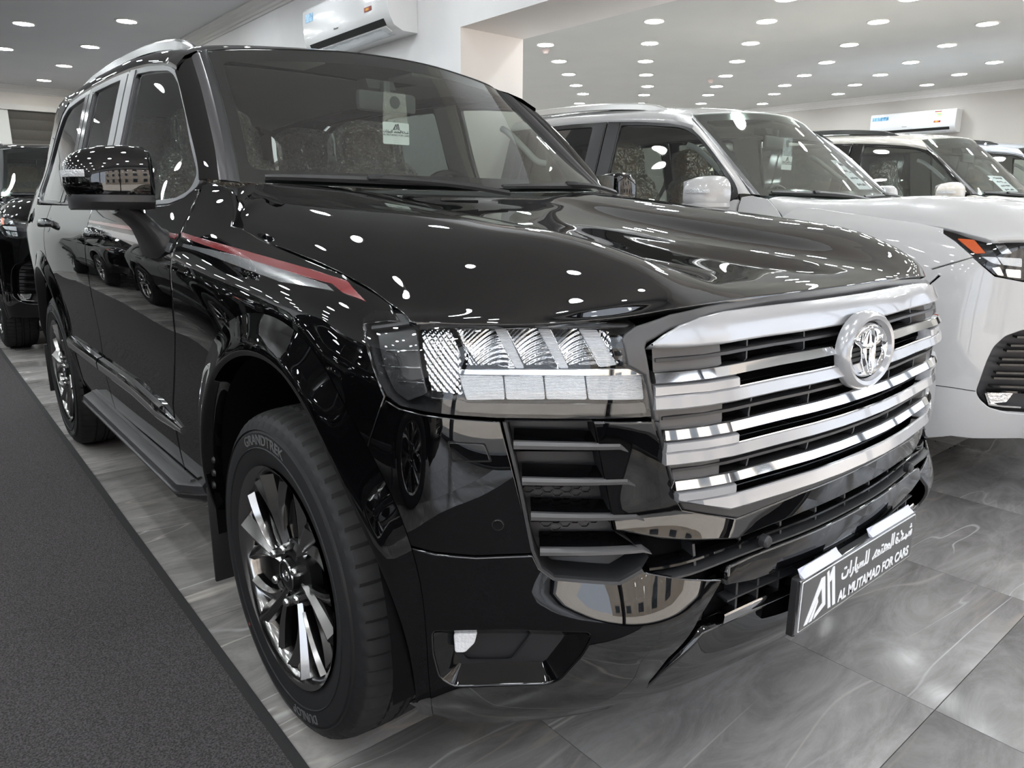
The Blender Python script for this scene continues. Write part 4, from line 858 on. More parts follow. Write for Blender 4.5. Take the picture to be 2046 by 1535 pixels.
    v,f=loft(rings,False,False); A=fixn('roof_side',v,f,paint,par,60); mirror_obj(A)
    return FD,RD
# --- roof, glass, wipers: shared by the cars
def top_body(par,paint,wtint,header=M_blk,sunroof=True):
    panel('roof',[(-.68,0),(.68,0),(.68,2.8),(-.68,2.8)],ROOF,paint,par,res=.05,th=.015,bev=.003)
    G=panel('windscreen',[(-.75,0),(.75,0),(.75,.75),(-.75,.75)],WIND,wtint,par,res=.05,th=.002,bev=.001)
    # printed black border of the glass
    inn=rounded([(-.672,.075),(.672,.075),(.668,.68),(-.668,.68)],.06,8); panel('glass_border',[(-.745,.005),(.745,.005),(.745,.745),(-.745,.745)],WIND,M_frit,G,holes=[inn],res=.05,th=.001,bev=.0004,o=-.003)
    al=[np.array(p) for p in smooth_path([Wf(SY(y),z,.004) for y,z in FRM[:5]],3)]; rings=[]; rings2=[]
    for k,p in enumerate(al):          # two-step moulding between pillar and glass
        q=WIND(np.array(.75),np.array(k/12*.75))*np.array([-1,1,1]); d=(p+q)/2-np.array([0,(p[1]+q[1])/2+.35,(p[2]+q[2])/2-.25]); d/=np.linalg.norm(d); e=lambda t,h:tuple(p*(1-t)+q*t+d*h)
        rings.append([e(.60,-.004),e(.61,.010),e(.70,.014),e(.84,.013),e(.86,.006),e(.86,-.006)]); rings2.append([e(.855,-.006),e(.86,.007),e(.96,.007),e(1.06,.004),e(1.08,-.004)])
    v,f=loft(rings,True,True); A=fixn('pillar_moulding',v,f,mat('satin_moulding',(.075,.073,.078),.30,metal=.3),G,30); mirror_obj(A); v,f=loft(rings2,True,True); A=fixn('screen_moulding',v,f,M_sat,G,30); mirror_obj(A)
    TG=[(T0[22]-.02,.36),(T0[22]-.02,1.25),(T0[22]+.05,1.74),(T0[22]+.3,1.83),(T0[24],1.84),(T0[24],.36)]
    panel('tailgate',TG,W,paint,par,res=.08,th=.01,bev=.003); panel('tailgate',TG,W,paint,par,res=.08,th=.01,bev=.003,mir=True)
    # cowl
    v,f=loft([[(x,.44+.14*(x/.78)**2,1.262+.02*(x/.78)**2),(x,.50+.13*(x/.78)**2,1.292+.014*(x/.78)**2),(x,.60+.10*(x/.78)**2,1.288)] for x in np.linspace(-.80,.80,17)],False,False); fixn('cowl',v,f,M_mat,par,60)
    return G
def wipers(par):
    for x0,x1,sw in ((-.62,.02,1),(.10,.66,1)):
        w=empty('wiper',(0,0,0),0,par); P=[]
        for k in range(17):
            t=k/16; x=x0+(x1-x0)*t; a=x/.762*.75*.99; P.append(tuple(WIND(np.array(a),np.array(.020+.008*math.sin(math.pi*t)),.010)))
        sweep('blade',[(-.012,-.004),(.012,-.005),(.009,.006),(-.004,.009)],P,M_sat,w,up=(0,-.6,.8),scale=[.45+.55*math.sin(math.pi*min(1,.12+.8*k/16)) for k in range(17)])
        xm=(x0+x1)/2+.03; a=np.array(WIND(np.array(xm/.762*.75),np.array(.028),.018)); b=np.array(WIND(np.array((x1+.02)/.762*.75),np.array(.0),.012))+np.array([.05,-.05,-.012])
        sweep('arm',[(-.010,-.005),(.010,-.005),(.008,.005),(-.008,.005)],[tuple(a+(b-a)*t+np.array([0,-.006,.008])*math.sin(math.pi*t)) for t in np.linspace(0,1,8)],M_sat,w,up=(0,-.6,.8)); 
        box('clip',-.03,.03,-.010,.010,-.005,.008,M_mat,w,.004,frame(tuple(a),(1,0,0),(0,.6,.7)))
def roof_rail(par,m):
    P=[(-.60,1.34,1.792),(-.612,1.42,1.822),(-.62,1.55,1.846),(-.624,1.9,1.874),(-.622,2.4,1.886),(-.618,2.9,1.880),(-.605,3.3,1.856),(-.595,3.5,1.832)]
    A=sweep('roof_rail',[(-.024,-.024),(.024,-.024),(.020,.006),(.010,.014),(-.010,.014),(-.020,.006)],[tuple(p) for p in smooth_path(P,5)],m,par,scale=[min(1,.35+k*.12,.35+(35-k)*.12) for k in range(36)]); mirror_obj(A)
def mirror(par,paint,base,FD,fold=0.):
    """door mirror on the right-hand door, then its twin"""
    made=[]
    E=empty('door_mirror',(0,0,0),0,par)
    # housing: rounded box, broad face forward; sections from inner edge to outer tip
    secs=[(-.968,.050,.030),(-.974,.070,.060),(-.99,.080,.078),(-1.04,.084,.088),(-1.09,.082,.088),(-1.13,.074,.080),(-1.155,.060,.066),(-1.170,.040,.046),(-1.176,.016,.02)]
    rings=[]
    for x,h,d in secs:
        r=[]; t=min(1,max(0,(-.97-x)/.2))
        for q in np.linspace(0,2*math.pi,33)[:-1]:
            c,s=math.cos(q),math.sin(q); yy=math.copysign(abs(c)**.6,c)*d; zz=math.copysign(abs(s)**.6,s)*h
            yy=yy*(1-.25*max(0,zz/h)**2) if yy<0 else yy*.5
            r.append((x,.715+yy+.05*t*t,1.331-.010*t+zz))
        rings.append(r)
    v,f=loft(rings); H=fixn('housing',v,f,[paint,base],E,40)
    for p in H.data.polygons:
        if p.center.z<1.268: p.material_index=1
    made.append(H)
    v,f=loft([[(x,.715+dy+.05*t*t,z) for dy,z in ((-d,1.280),(-d*1.02,1.262),(-d*.8,1.244),(0,1.240),(d*.5,1.246),(d*.52,1.280))] for x,d,t in ((-.978,.066,.04),(-1.0,.084,.15),(-1.05,.090,.4),(-1.10,.088,.65),(-1.145,.072,.88),(-1.165,.05,1.0))]); made.append(fixn('lower_shell',v,f,base,E,40))
    arm=[((-1.06,.74,1.250),.060,.022),((-1.03,.75,1.236),.066,.026),((-1.0,.77,1.210),.075,.030),((-.975,.795,1.178),.095,.040),((-.958,.81,1.150),.120,.048),((-.940,.815,1.140),.125,.050)]
    rings=[]
    for (x,y,z),w,h in arm:
        rings.append([(x+h*.35*math.sin(q),y+w*math.copysign(abs(math.cos(q))**.8,math.cos(q)),z+h*.9*math.copysign(abs(math.sin(q))**.8,math.sin(q))) for q in np.linspace(0,2*math.pi,17)[:-1]])
    v,f=loft(rings); made.append(fixn('arm',v,f,base,E,40))
    v,f=loft([[(x,y+dy,1.334+z) for dy,z in ((0,-.009),(-.003,0),(0,.009),(.02,.009),(.02,-.009))] for x,y in ((-1.142,.656),(-1.158,.672),(-1.170,.697),(-1.177,.725),(-1.179,.745))]); made.append(fixn('turn_signal',v,f,M_refw,E,40))
    v,f=loft([[(x,.762+.05*((-.97-x)/.2)**2,1.331+sz*h) for sz in (-.85,.85)] for x,h in ((-.985,.075),(-1.04,.080),(-1.1,.078),(-1.15,.058))],False,False); made.append(fixn('mirror_glass',v,f,M_chrome,E,40))
    E2=empty('door_mirror',(0,0,0),0,par)
    for o in made: mirror_obj(o,E2)
    if fold:
        h=Vector((.985,.78,0)); m_=Matrix.Rotation(fold,3,'Z'); E2.location=h-m_@h; E2.rotation_euler=(0,0,fold)
# --- wheels
def tyre_mesh():
    """lathe with grooved tread: shoulder blocks cut by lateral sipes"""
    prof=[(-.105,.258),(-.119,.267),(-.126,.285),(-.131,.31),(-.1325,.33),(-.1305,.350),(-.128,.3535),(-.1265,.357),(-.120,.375),(-.110,.387)]
    tread=[(-.098,.3925),(-.078,.397),(-.058,.3985),(-.053,.3985),(-.052,.3905),(-.047,.3905),(-.046,.399),(-.025,.400),(-.0125,.400),(-.0115,.3915),(-.006,.3915),(-.005,.400)]
    half=prof+tread; full=half+[(-h,r) for h,r in half[::-1]]; n=192; v=[];f=[]; m=len(full)
    nt=len(prof)
    for i in range(n):
        a=2*math.pi*i/n; k=i%3
        for j,(h,r) in enumerate(full):
            rr=r; jj=min(j,m-1-j); aa=a
            if k==2 and nt-1<=jj<=nt+2: rr-=.006
            if k==2 and nt+6<=jj<=nt+8: rr-=.005
            if k==1 and jj>=nt-1: aa=a+.35*2*math.pi/n      # wide block, narrow sipe
            if k==2 and jj>=nt+5: aa=a-.10*2*math.pi/n
            v.append((h,rr*math.cos(aa),rr*math.sin(aa)))
    for i in range(n):
        for j in range(m-1): f.append((i*m+j,i*m+j+1,((i+1)%n)*m+j+1,((i+1)%n)*m+j))
    return v,f,m,nt
def ring_text(s,r,size,a0,x,m,par,name):
    """lettering bent round the side wall; a0 start angle (deg), running clockwise seen from outside (-x side)"""
    me=text_mesh(s,size,None,.0006,'LEFT',size*.012,1.15); me.materials.clear(); me.materials.append(m)
    for q in me.vertices:
        rr=r+q.co.y; th=R(a0)+q.co.x/r            # seen from -x: forward (-y) is to the right
        q.co=Vector((x-q.co.z,-rr*math.sin(th),rr*math.cos(th)))
    o=bpy.data.objects.new(name,me); COL.objects.link(o); o.parent=par; return o
_wh={}
def wheel(par,x,y,left,steer=0.,detail=True,rimm=None):
    e=empty('wheel',(x,y,.397),(math.pi if left else 0.)+steer,par)
    def inst(n,key,build,parent=e):
        if key not in _wh: _wh[key]=build()
        o=bpy.data.objects.new(n,_wh[key]); COL.objects.link(o); o.parent=parent; return o
    def bt():
        v,f,m,nt=tyre_mesh(); o=fixn('tyre',v,f,[M_rub,M_rubt],None,28)
        for p in o.data.polygons:
            c=p.center; rr=math.hypot(c.y,c.z)
            if rr>.386: p.material_index=1
        d=o.data; bpy.data.objects.remove(o); return d
    t=inst('tyre','t',bt)
    def take(o): d=o.data; bpy.data.objects.remove(o); return d
    inst('rim','rim',lambda:take(lathe('rim',[(-.128,.270),(-.124,.262),(-.118,.255),(-.108,.248),(-.09,.245),(-.02,.232),(.10,.225)],[rimm or M_rim],None,72,'x',40)))
    inst('rim_barrel','bar',lambda:take(lathe('rim_barrel',[(-.02,.232),(.0,.20),(.005,.06),(.01,.0001)],M_liner,None,40,'x',60)))
    # six groups of twisted blades: a main spoke, a branch to each side, a recessed web between
    def blade(r0,r1,a0,a1,w0,w1,x0,x1,h0,h1,skew=0.):
        rings=[]
        for k in range(8):
            t=k/7; r=r0+(r1-r0)*t; a=a0+(a1-a0)*t**1.2; w=w0+(w1-w0)*t; xc=x0+(x1-x0)*t; hh=h0+(h1-h0)*t; e=skew*w
            rings.append([(xc+dx,r*math.cos(a+q/r),r*math.sin(a+q/r)) for q,dx in ((-w,.016),(-w*.96,.0),(e-w*.10,-hh),(e+w*.10,-hh),(w*.96,.004),(w,.020),(0,.026))])
        return loft(rings)
    KIND=((.055,.247,0,.08,.010,.024,-.092,-.112,.010,.018,-.3),(.105,.247,.06,.42,.006,.023,-.098,-.108,.006,.012,.4),(.095,.247,-.10,-.30,.006,.020,-.094,-.104,.006,.012,-.4))
    def bs(q):
        v,f=blade(*KIND[q]); o=fixn('spoke',v,f,rimm or M_rim,None,22); d=o.data; bpy.data.objects.remove(o); return d
    def bw():
        v,f=blade(.075,.243,.18,.24,.014,.030,-.080,-.086,.002,.004); o=fixn('spoke_web',v,f,M_rimg,None,22); d=o.data; bpy.data.objects.remove(o); return d
    for k in range(6):
        for q in (0,1,2):
            o=inst('spoke','s%d'%q,lambda:bs(q)); o.rotation_euler=(R(60*k+8),0,0)
        o=inst('spoke_web','web',bw); o.rotation_euler=(R(60*k+8),0,0)
    h=inst('hub','hub',lambda:take(lathe('hub',[(-.06,.085),(-.088,.083),(-.098,.070),(-.100,.045),(-.094,.043),(-.09,.0001)],M_rimd,None,36,'x',30)))
    c=inst('centre_cap','cap',lambda:take(lathe('centre_cap',[(-.092,.041),(-.112,.039),(-.116,.033),(-.1135,.030),(-.1145,.012),(-.1148,.0001)],M_rimd,None,32,'x',30)))
    inst('cap_ring','capr',lambda:take(lathe('cap_ring',[(-.1135,.0395),(-.1165,.0375),(-.1150,.035)],M_dchrome,None,32,'x',60)),c)
    if detail:
        def emb():
            bm=[]
            o=oval('cap_logo',.020,.0135,[(.0,0),(.0015,.0006),(.0018,.0018),(.0,.003)],M_dchrome,None,24); p=oval('cap_logo',.013,.006,[(.0,0),(.0017,.0006),(.0,.0026)],M_dchrome,None,24); p.data.transform(Matrix.Translation((0,0,.006))); q=oval('cap_logo',.006,.0125,[(.0,0),(.0017,.0006),(.0,.0024)],M_dchrome,None,24)
            b=bmesh.new()
            for z in (o,p,q): b.from_mesh(z.data); bpy.data.objects.remove(z)
            bmesh.ops.transform(b,matrix=Matrix.Translation((-.1150,0,0))@Matrix.Rotation(R(-90),4,'Z'),verts=b.verts[:]); z=bmk('cap_logo',b,M_dchrome,None); return take(z)
        inst('cap_logo','logo',emb,c)
    def nut():
        b=bmesh.new(); r=bmesh.ops.create_cone(b,cap_ends=True,segments=6,radius1=.0125,radius2=.0115,depth=.024); bmesh.ops.create_uvsphere(b,u_segments=10,v_segments=6,radius=.0115,matrix=Matrix.Translation((0,0,.012))); bmesh.ops.transform(b,matrix=Matrix.Rotation(R(-90),4,'Y'),verts=b.verts[:]); o=bmk('lug_nut',b,M_bolt,None,40); return take(o)
    for k in range(6):
        o=inst('lug_nut','nut',nut); a=R(60*k+30); o.location=(-.104,.0695*math.cos(a),.0695*math.sin(a))
    if detail:
        M_let=mat('raised_rubber',(.11,.11,.11),.45)
        ring_text('GRANDTREK',.322,.034,-28,-.1325,M_let,t,'side_lettering'); ring_text('DUNLOP',.324,.030,150,-.1325,M_let,t,'side_lettering')
        for r in (.3575,.3135): 
            inst('side_ridge','rd%d'%int(r*1e4),lambda r=r:take(lathe('side_ridge',[(-.124 if r>.34 else -.130,r-.003),(-.1305 if r>.34 else -.1335,r),(-.122 if r>.34 else -.130,r+.003)],M_rub,None,96,'x',30)),t)
        o=lathe('red_dot',[(-.1345,.0055),(-.1357,.004),(-.1359,.0001)],mat('red_dot',(.6,.06,.03),.5),t,12,'x'); o.location=(.003,.236,-.236)
    return e
# --- running board
def running_board(par):
    E=[empty('running_board',(0,0,0),0,par) for _ in range(2)]; y0,y1=.60,2.18
    def prof(y):
        e=min(1,(y-y0)/.10,(y1-y)/.10); e=max(0,e)**.5; xo=-.80-.195*(.35+.65*e) ; return xo
    ys=np.concatenate([np.linspace(y0,y0+.1,7),np.linspace(y0+.2,y1-.2,8),np.linspace(y1-.1,y1,7)])
    rings=[[(-.78,y,.425),(prof(y)+.02,y,.432),(prof(y)+.004,y,.426),(prof(y),y,.410),(prof(y)+.004,y,.385),(prof(y)+.03,y,.368),(-.78,y,.368)] for y in ys]
    v,f=loft(rings); A=fixn('step',v,f,M_sat,E[0],40); mirror_obj(A,E[1])
    for k in range(5):
        x=-.845-k*.026; L=[(x,y,.4325) for y in np.linspace(y0+.03+k*.012,y1-.03-k*.012,14)]; A=sweep('tread_rib',[(-.009,-.003),(.009,-.003),(.006,.006),(-.006,.006)],L,M_gsat,E[0]); mirror_obj(A,E[1])
    A=sweep('bright_edge',[(-.004,-.003),(.004,-.003),(.004,.003),(-.004,.003)],[(prof(y)-.001,y,.402) for y in ys],M_dchrome,E[0]); mirror_obj(A,E[1])
def sill(par):
    """lower body between the wheels, and chassis sides"""
    v,f=loft([[tuple(Wf(SY(y),z,o)) for z,o in ((.40,-.012),(.36,-.006),(.30,-.01),(.26,-.05))] for y in np.linspace(.56,2.33,14)],False,False); A=fixn('sill',v,f,M_sat,par,50); mirror_obj(A)
def moulding(par,FD,RD):
    """chrome topped sill moulding on the doors"""
    for (ya,yb,F) in ((.70,1.69,FD),(1.71,2.33,RD)):
        rings=[]
        for y in np.linspace(ya,yb,24):
            k=.35+.65*min(1,(y-.70)/.22); zc=.590+.035*min(1,(y-.70)/.5); h=.034*k; g=.026*k
            rings.append([tuple(Wf(SY(y),zc+h*a,b*g/.026)) for a,b in ((1,.001),(.85,.018),(.35,.026),(-.35,.024),(-.85,.014),(-1,.001))])
        v,f=loft(rings); A=fixn('door_moulding',v,f,M_chrome,F[0],40); mirror_obj(A,F[1])
def wheel_house(par,yf=0.):
    for yc in (yf,2.85):
        rings=[]
        for k in range(25):
            a=R(-8+196*k/24); rings.append([(x,yc+.49*math.cos(a),ARC+.53*math.sin(a)) for x in (-.945,-.90,-.60)])
        v,f=loft(rings,False,False); A=fixn('wheel_liner',v,f,M_liner,par,60); mirror_obj(A)
        A=box('inner_wall',-.62,-.60,yc-.52,yc+.52,.28,.95,M_liner,par); mirror_obj(A)
    A=box('mud_flap',-.955,-.72,yf+.520,yf+.532,.16,.46,M_mat,par,.004); mirror_obj(A)
    A=box('mud_flap',-.955,-.72,3.385,3.397,.18,.46,M_mat,par,.004); mirror_obj(A)
    for k,(y,z) in enumerate(((.50,.48),(.485,.56),(.47,.66),(.49,.52))):
        o=lathe('clip',[(0,.011),(-.006,.009),(-.008,.0001)],M_sat,par,12,'x'); o.location=(-.945,yf+y-.02,z)
def seat(par,x,y,z,back=True,m=M_leab,plastic=True,kind='seat',sc=1.,pm=None):
    e=empty(kind,(x,y,z),0,par)
    def pillow(nm,sx,sy,sz,loc,m,rx=0,p=.45,par=e):
        v=[];f=[]; n,k=(34,22) if nm=='plastic_cover' else (20,12)
        for i in range(k+1):
            ph=-math.pi/2+math.pi*i/k
            for j in range(n):
                th=2*math.pi*j/n; c=lambda q:math.copysign(abs(q)**p,q); v.append((sx*c(math.cos(ph))*c(math.cos(th)),sy*c(math.cos(ph))*c(math.sin(th)),sz*c(math.sin(ph))))
        for i in range(k):
            for j in range(n): f.append((i*n+j,i*n+(j+1)%n,(i+1)*n+(j+1)%n,(i+1)*n+j))
        if nm=='plastic_cover':
            rn=random.Random(int(1000*abs(loc[2]))); v=[(a*(1+.05*rn.uniform(-1,1)),b*(1+.09*rn.uniform(-1,1)),c_*(1+.04*rn.uniform(-1,1))) for a,b,c_ in v]
        o=fixn(nm,v,f,m,par,25 if nm=='plastic_cover' else 80); o.data.transform(Matrix.Translation(loc)@Matrix.Rotation(rx,4,'X')); return o
    pillow('cushion',.25,.26,.075,(0,-.10,.40),m); pillow('backrest',.245,.075,.32,(0,.19,.72),m,R(-14)); hr=pillow('headrest',.135,.06,.105,(0,.285,1.125),m,R(-10))
    for sx in (-.05,.05): tube('headrest_post',[(sx,.25,.98),(sx,.275,1.05)],.006,M_bolt,hr)
    if plastic:
        pillow('plastic_cover',.165,.085,.135,(0,.275,1.115),pm or M_pla,R(-10),.38,hr); pillow('plastic_cover',.262,.10,.34,(0,.185,.735),pm or M_pla,R(-14),.42)
    return e
def interior(par,leather,plastic=True,pm=None,tag_m=None):
    v,f=loft([[(x,.64+.05*(x/.72)**2,1.24),(x,.70,1.312-.02*abs(x)/.72),(x,.88,1.318-.03*abs(x)/.72),(x,1.02,1.26),(x,1.08,1.05),(x,1.05,.80),(x,.62,.80)] for x in np.linspace(-.76,.76,13)]); D=fixn('dashboard',v,f,M_dash,par,40)
    v,f=loft([[(x,.98,1.24),(x,1.0,1.365),(x,1.03,1.365),(x,1.04,1.24)] for x in (-.16,.17)]); fixn('screen',v,f,M_frit,D)
    v,f=loft([[(x,.86,1.30),(x,.90,1.345),(x,1.02,1.335),(x,1.04,1.27)] for x in np.linspace(.22,.60,7)]); fixn('instrument_hood',v,f,M_dash,D)
    sw=lathe('steering_wheel',[(0.015*math.cos(q),.182+.015*math.sin(q)) for q in np.linspace(0,2*math.pi,11)],M_leab,par,36,'y',70,(.42,1.17,1.235)); sw.rotation_euler=(R(-24),0,0)
    h=lathe('steering_hub',[(-.03,.0001),(-.03,.06),(.02,.075),(.03,.0001)],M_leab,sw,20,'y',40); 
    for a in (-90,0,180):
        s_=box('spoke',.05,.18,-.008,.008,-.014,.014,M_leab,sw,.004,Matrix.Rotation(R(a),4,'Y'))
    for sx in (-.39,.39): seat(par,sx,1.62,.41,m=leather,plastic=plastic,kind='front_seat',pm=pm)
    for sx in (-.46,0,.46): seat(par,sx,2.52,.445,m=leather,plastic=plastic,kind='rear_seat',pm=pm)
    v,f=loft([[(x,.62,.36),(x,3.5,.40),(x,3.5,.36),(x,.62,.32)] for x in (-.84,.84)]); fixn('cabin_floor',v,f,M_liner,par)
    HL=Surf(lambda a,b,o:ROOF(a,b,o)-np.array([0,0,.035]),-1); panel('headliner',[(-.64,.05),(.64,.05),(.62,2.6),(-.62,2.6)],HL,M_head,par,holes=[rounded([(-.40,.38),(.40,.38),(.40,1.15),(-.40,1.15)],.04)],res=.08,th=.003,bev=.001)
    panel('sunroof_blind',[(-.42,.36),(.42,.36),(.42,1.17),(-.42,1.17)],Surf(lambda a,b,o:ROOF(a,b,o)-np.array([0,0,.022]),-1),M_dash,par,res=.1,th=.002,bev=.001)
    rm=empty('rear_view_mirror',(-.04,.985,1.635),0,par); box('mirror_body',-.125,.125,-.012,.022,-.036,.036,M_dash,rm,.014); box('mirror_stem',-.014,.014,-.005,.03,.02,.075,M_dash,rm,.006)
    v,f=loft([[(x,.03,.05),(x,.05,.085),(x,.12,.085),(x,.12,.05),(x,.05,.035)] for x in (-.06,-.05,.05,.06)]); fixn('camera_housing',v,f,M_dash,rm)
    A=tube('grab_handle',smooth_path([(-.665,1.16,1.60),(-.655,1.10,1.575),(-.66,1.0,1.505),(-.672,.93,1.45),(-.70,.90,1.44)],4),.015,M_head,par); mirror_obj(A)
    for sx in (-.38,.38):
        bx=box('sun_visor',sx-.19,sx+.19,1.17,1.36,1.775,1.79,M_head,par,.006)
    # inner door trims and pillar linings close the cabin
    v,f=loft([[tuple(Wf(SY(y),z,-.05)) for z in (.40,.8,1.10,1.24)] for y in np.linspace(.72,3.5,16)],False,False); A=fixn('door_trim',v,f,M_dash,par,60); mirror_obj(A)
    v,f=loft([[tuple(Wf(SY(y),z,-.03)) for z in (1.25,1.5,1.75)] for y in (1.60,1.80)],False,False); A=fixn('pillar_trim',v,f,M_head,par,60); mirror_obj(A)
    v,f=loft([[(x,3.70,.5),(x,3.72,1.28)] for x in (-.82,.82)],False,False); fixn('tailgate_trim',v,f,M_dash,par)
# --- the black SUV, assembled
FD,RD=side_body(CAR,M_blk,mat('satin_frame',(.042,.042,.047),.30,metal=.3),M_tint,M_tintd,M_blk)
G=top_body(CAR,M_blk,M_glass); wipers(CAR); roof_rail(CAR,mat('grey_rail',(.22,.22,.22),.25,metal=.8)); mirror(CAR,M_blk,M_sat,FD,R(72)); running_board(CAR); sill(CAR); moulding(CAR,FD,RD); wheel_house(CAR)
for x,y,l in ((-.83,0,False),(-.83,2.85,False),(.83,0,True),(.83,2.85,True)): wheel(CAR,x,y,l)
interior(CAR,M_lea)
# stripes on the fender and doors
def deca(name,P,m,par,par2): both(name,P,W,m,par,par2=par2,res=.014,th=.003,bev=.0003,o=.0022)
FEN=[o for o in CAR.children if o.name.split('.')[0]=='front_fender']
deca('red_stripe',[(1.2000,1.0823),(1.2943,1.1117),(1.4492,1.1254),(1.7450,1.1470),(1.9750,1.1647),(2.1777,1.1821),(2.1416,1.1683),(1.9503,1.1506),(1.7106,1.1305),(1.4176,1.1097),(1.3317,1.1048),(1.2782,1.0919)],M_redd,FEN[0],FEN[1])
deca('grey_stripe',[(1.3085,1.0934),(1.3439,1.1021),(1.5574,1.1204),(1.7978,1.1378),(2.1097,1.1521),(2.1092,1.1441),(2.0132,1.1391),(1.7591,1.1166),(1.5143,1.0963)],M_gryd,FEN[0],FEN[1])
deca('red_stripe',ysz([(.66,1.176),(1.0,1.186),(1.68,1.196),(1.68,1.187),(1.0,1.174),(.66,1.163)]),M_redd,FD[0],FD[1])
deca('grey_stripe',ysz([(.66,1.150),(1.0,1.160),(1.68,1.178),(1.68,1.160),(1.0,1.140),(.66,1.125)]),M_gryd,FD[0],FD[1])
# number plate
PL=empty('number_plate',(0,-.9275,.4798),0,CAR)
M_plk=mat('plate_dark_grey',(.075,.073,.072),.35,noise=(2.,(.10,.10,.10))); M_plw=mat('plate_white',(.85,.86,.88),.4)
Fp=frame((0,0,0),(1,0,0),(0,0,1))       # seen from the front: u to the right (+x), v up, outward -y
plate('holder',rounded([(-.275,-.066),(.275,-.066),(.275,.062),(-.275,.062)],.006),frame((0,.022,0),(1,0,0),(0,0,1)),M_mat,PL,.014,.002)
plate('silver_edge',rounded([(-.272,-.0615),(.272,-.0615),(.272,.0615),(-.272,.0615)],.004),frame((0,.009,0),(1,0,0),(0,0,1)),M_dchrome,PL,.006,.002)
plate('white_border',rounded([(-.265,-.056),(.265,-.056),(.265,.056),(-.265,.056)],.002),frame((0,.003,0),(1,0,0),(0,0,1)),M_plw,PL,.0008)
plate('face',rounded([(-.2625,-.0535),(.2625,-.0535),(.2625,.0535),(-.2625,.0535)],.002),frame((0,.0022,0),(1,0,0),(0,0,1)),M_plk,PL,.0012)
for x0,x1 in ((-.262,-.105),(.035,.255)):
    v,f=loft([[(x,.010,.060),(x,.002,.063),(x,.012,.078+(.004 if i in (1,2) else -.008)),(x,.018,.078)] for i,x in enumerate((x0,x0+.02,x1-.03,x1))]); fixn('loose_film',v,f,mat('pale_film',(.62,.63,.72),.4),PL)
Ft=frame((0,.0008,0),(1,0,0),(0,0,1))
LP=[[(-.247,-.046),(-.192,.042),(-.178,.042),(-.163,-.028),(-.208,-.046),(-.206,-.036),(-.178,-.020),(-.188,.018),(-.234,-.046)],[(-.228,-.046),(-.200,.0),(-.196,-.010),(-.216,-.046)],[(-.150,-.043),(-.170,.046),(-.163,.050),(-.157,.030),(-.138,-.043)],[(-.158,.034),(-.147,.052),(-.140,.052),(-.118,-.043),(-.130,-.043),(-.146,.024),(-.154,.020)]]
for P in LP: plate('logo_stroke',P,Ft,M_plw,PL,.0012)
lettering('plate_lettering','AL MUTAMAD FOR CARS',.0345,Ft@Matrix.Translation((-.108,-.043,.0012)),M_plw,PL,.0006,'LEFT',.0009,.905)
# arabic line written with pen strokes (right to left), unit box 1 x 1 per glyph group
def strokes(par,M,m,S,w,name):
    for P in S:
        if len(P)==1:
            x,y=P[0]; plate(name,[(x-w*.6,y),(x,y-w*.6),(x+w*.6,y),(x,y+w*.6)],M,m,par,.0012); continue
        Q=smooth_path([(a,b,0) for a,b in P],4) if len(P)>2 else [np.array((a,b,0.)) for a,b in P]
        L=[];Rr=[]
        for i in range(len(Q)):
            a=Q[max(0,i-1)]; b=Q[min(len(Q)-1,i+1)]; t=(b-a)[:2]; t=t/max(1e-9,np.linalg.norm(t)); n=np.array([-t[1],t[0]])*w*.5; L.append(tuple(Q[i][:2]+n)); Rr.append(tuple(Q[i][:2]-n))
        v=[(p[0],p[1],h) for h in (0,.0012) for p in L+Rr]; k=len(L); f=[]
        for i in range(k-1):
            for h0 in (0,1): o=h0*2*k; q=(o+i,o+i+1,o+k+i+1,o+k+i); f.append(q)
            f+=[(i,i+1,2*k+i+1,2*k+i),(k+i,k+i+1,3*k+i+1,3*k+i)]
        f+=[(0,k,3*k,2*k),(k-1,2*k-1,4*k-1,3*k-1)]
        o=fixn(name,[M@Vector(p) for p in v],f,m,par,20)
B=.006; U_=.034
AR=[ # sharika
 [(.252,B+.012),(.252,B),(.246,B),(.246,B+.010)],[(.246,B),(.239,B),(.239,B+.010)],[(.239,B),(.230,B),(.222,B-.006)],[(.249,B+.020)],[(.243,B+.020)],[(.246,B+.026)],
 [(.222,B+.008),(.222,B),(.212,B),(.196,B)],[(.196,B),(.204,B+.012),(.196,B+.016),(.190,B+.026)],
 [(.190,B),(.178,B)],[(.178,B),(.174,B+.010),(.168,B+.014),(.166,B+.004),(.172,B),(.180,B)],[(.170,B+.022)],[(.176,B+.022)],
 # al-mutamad
 [(.152,B),(.152,B+.032)],[(.142,B+.032),(.142,B),(.134,B)],[(.136,B),(.130,B+.010),(.124,B+.008),(.124,B),(.134,B)],[(.124,B),(.112,B)],[(.114,B),(.118,B+.010),(.108,B+.014),(.106,B+.004),(.114,B)],[(.108,B),(.094,B),(.094,B+.010)],[(.091,B+.018)],[(.097,B+.018)],[(.094,B),(.082,B)],[(.084,B),(.078,B+.010),(.072,B+.008),(.072,B),(.082,B)],[(.072,B),(.052,B)],[(.066,B+.016),(.060,B+.010),(.054,B+.002),(.046,B-.002)],
 # lil-sayyarat
 [(.024,B+.030),(.024,B),(.014,B)],[(.012,B+.030),(.012,B),(.000,B)],[(.000,B+.010),(.000,B),(-.007,B),(-.007,B+.010)],[(-.007,B),(-.014,B),(-.014,B+.010)],[(-.014,B),(-.026,B),(-.026,B+.010)],[(-.023,B-.008)],[(-.029,B-.008)],[(-.026,B),(-.036,B),(-.036,B+.030)],[(-.046,B+.010),(-.047,B-.002),(-.056,B-.010)],[(-.060,B+.030),(-.060,B)],[(-.070,B+.012),(-.072,B),(-.082,B-.003),(-.094,B),(-.096,B+.012)],[(-.086,B+.020)],[(-.080,B+.020)]]
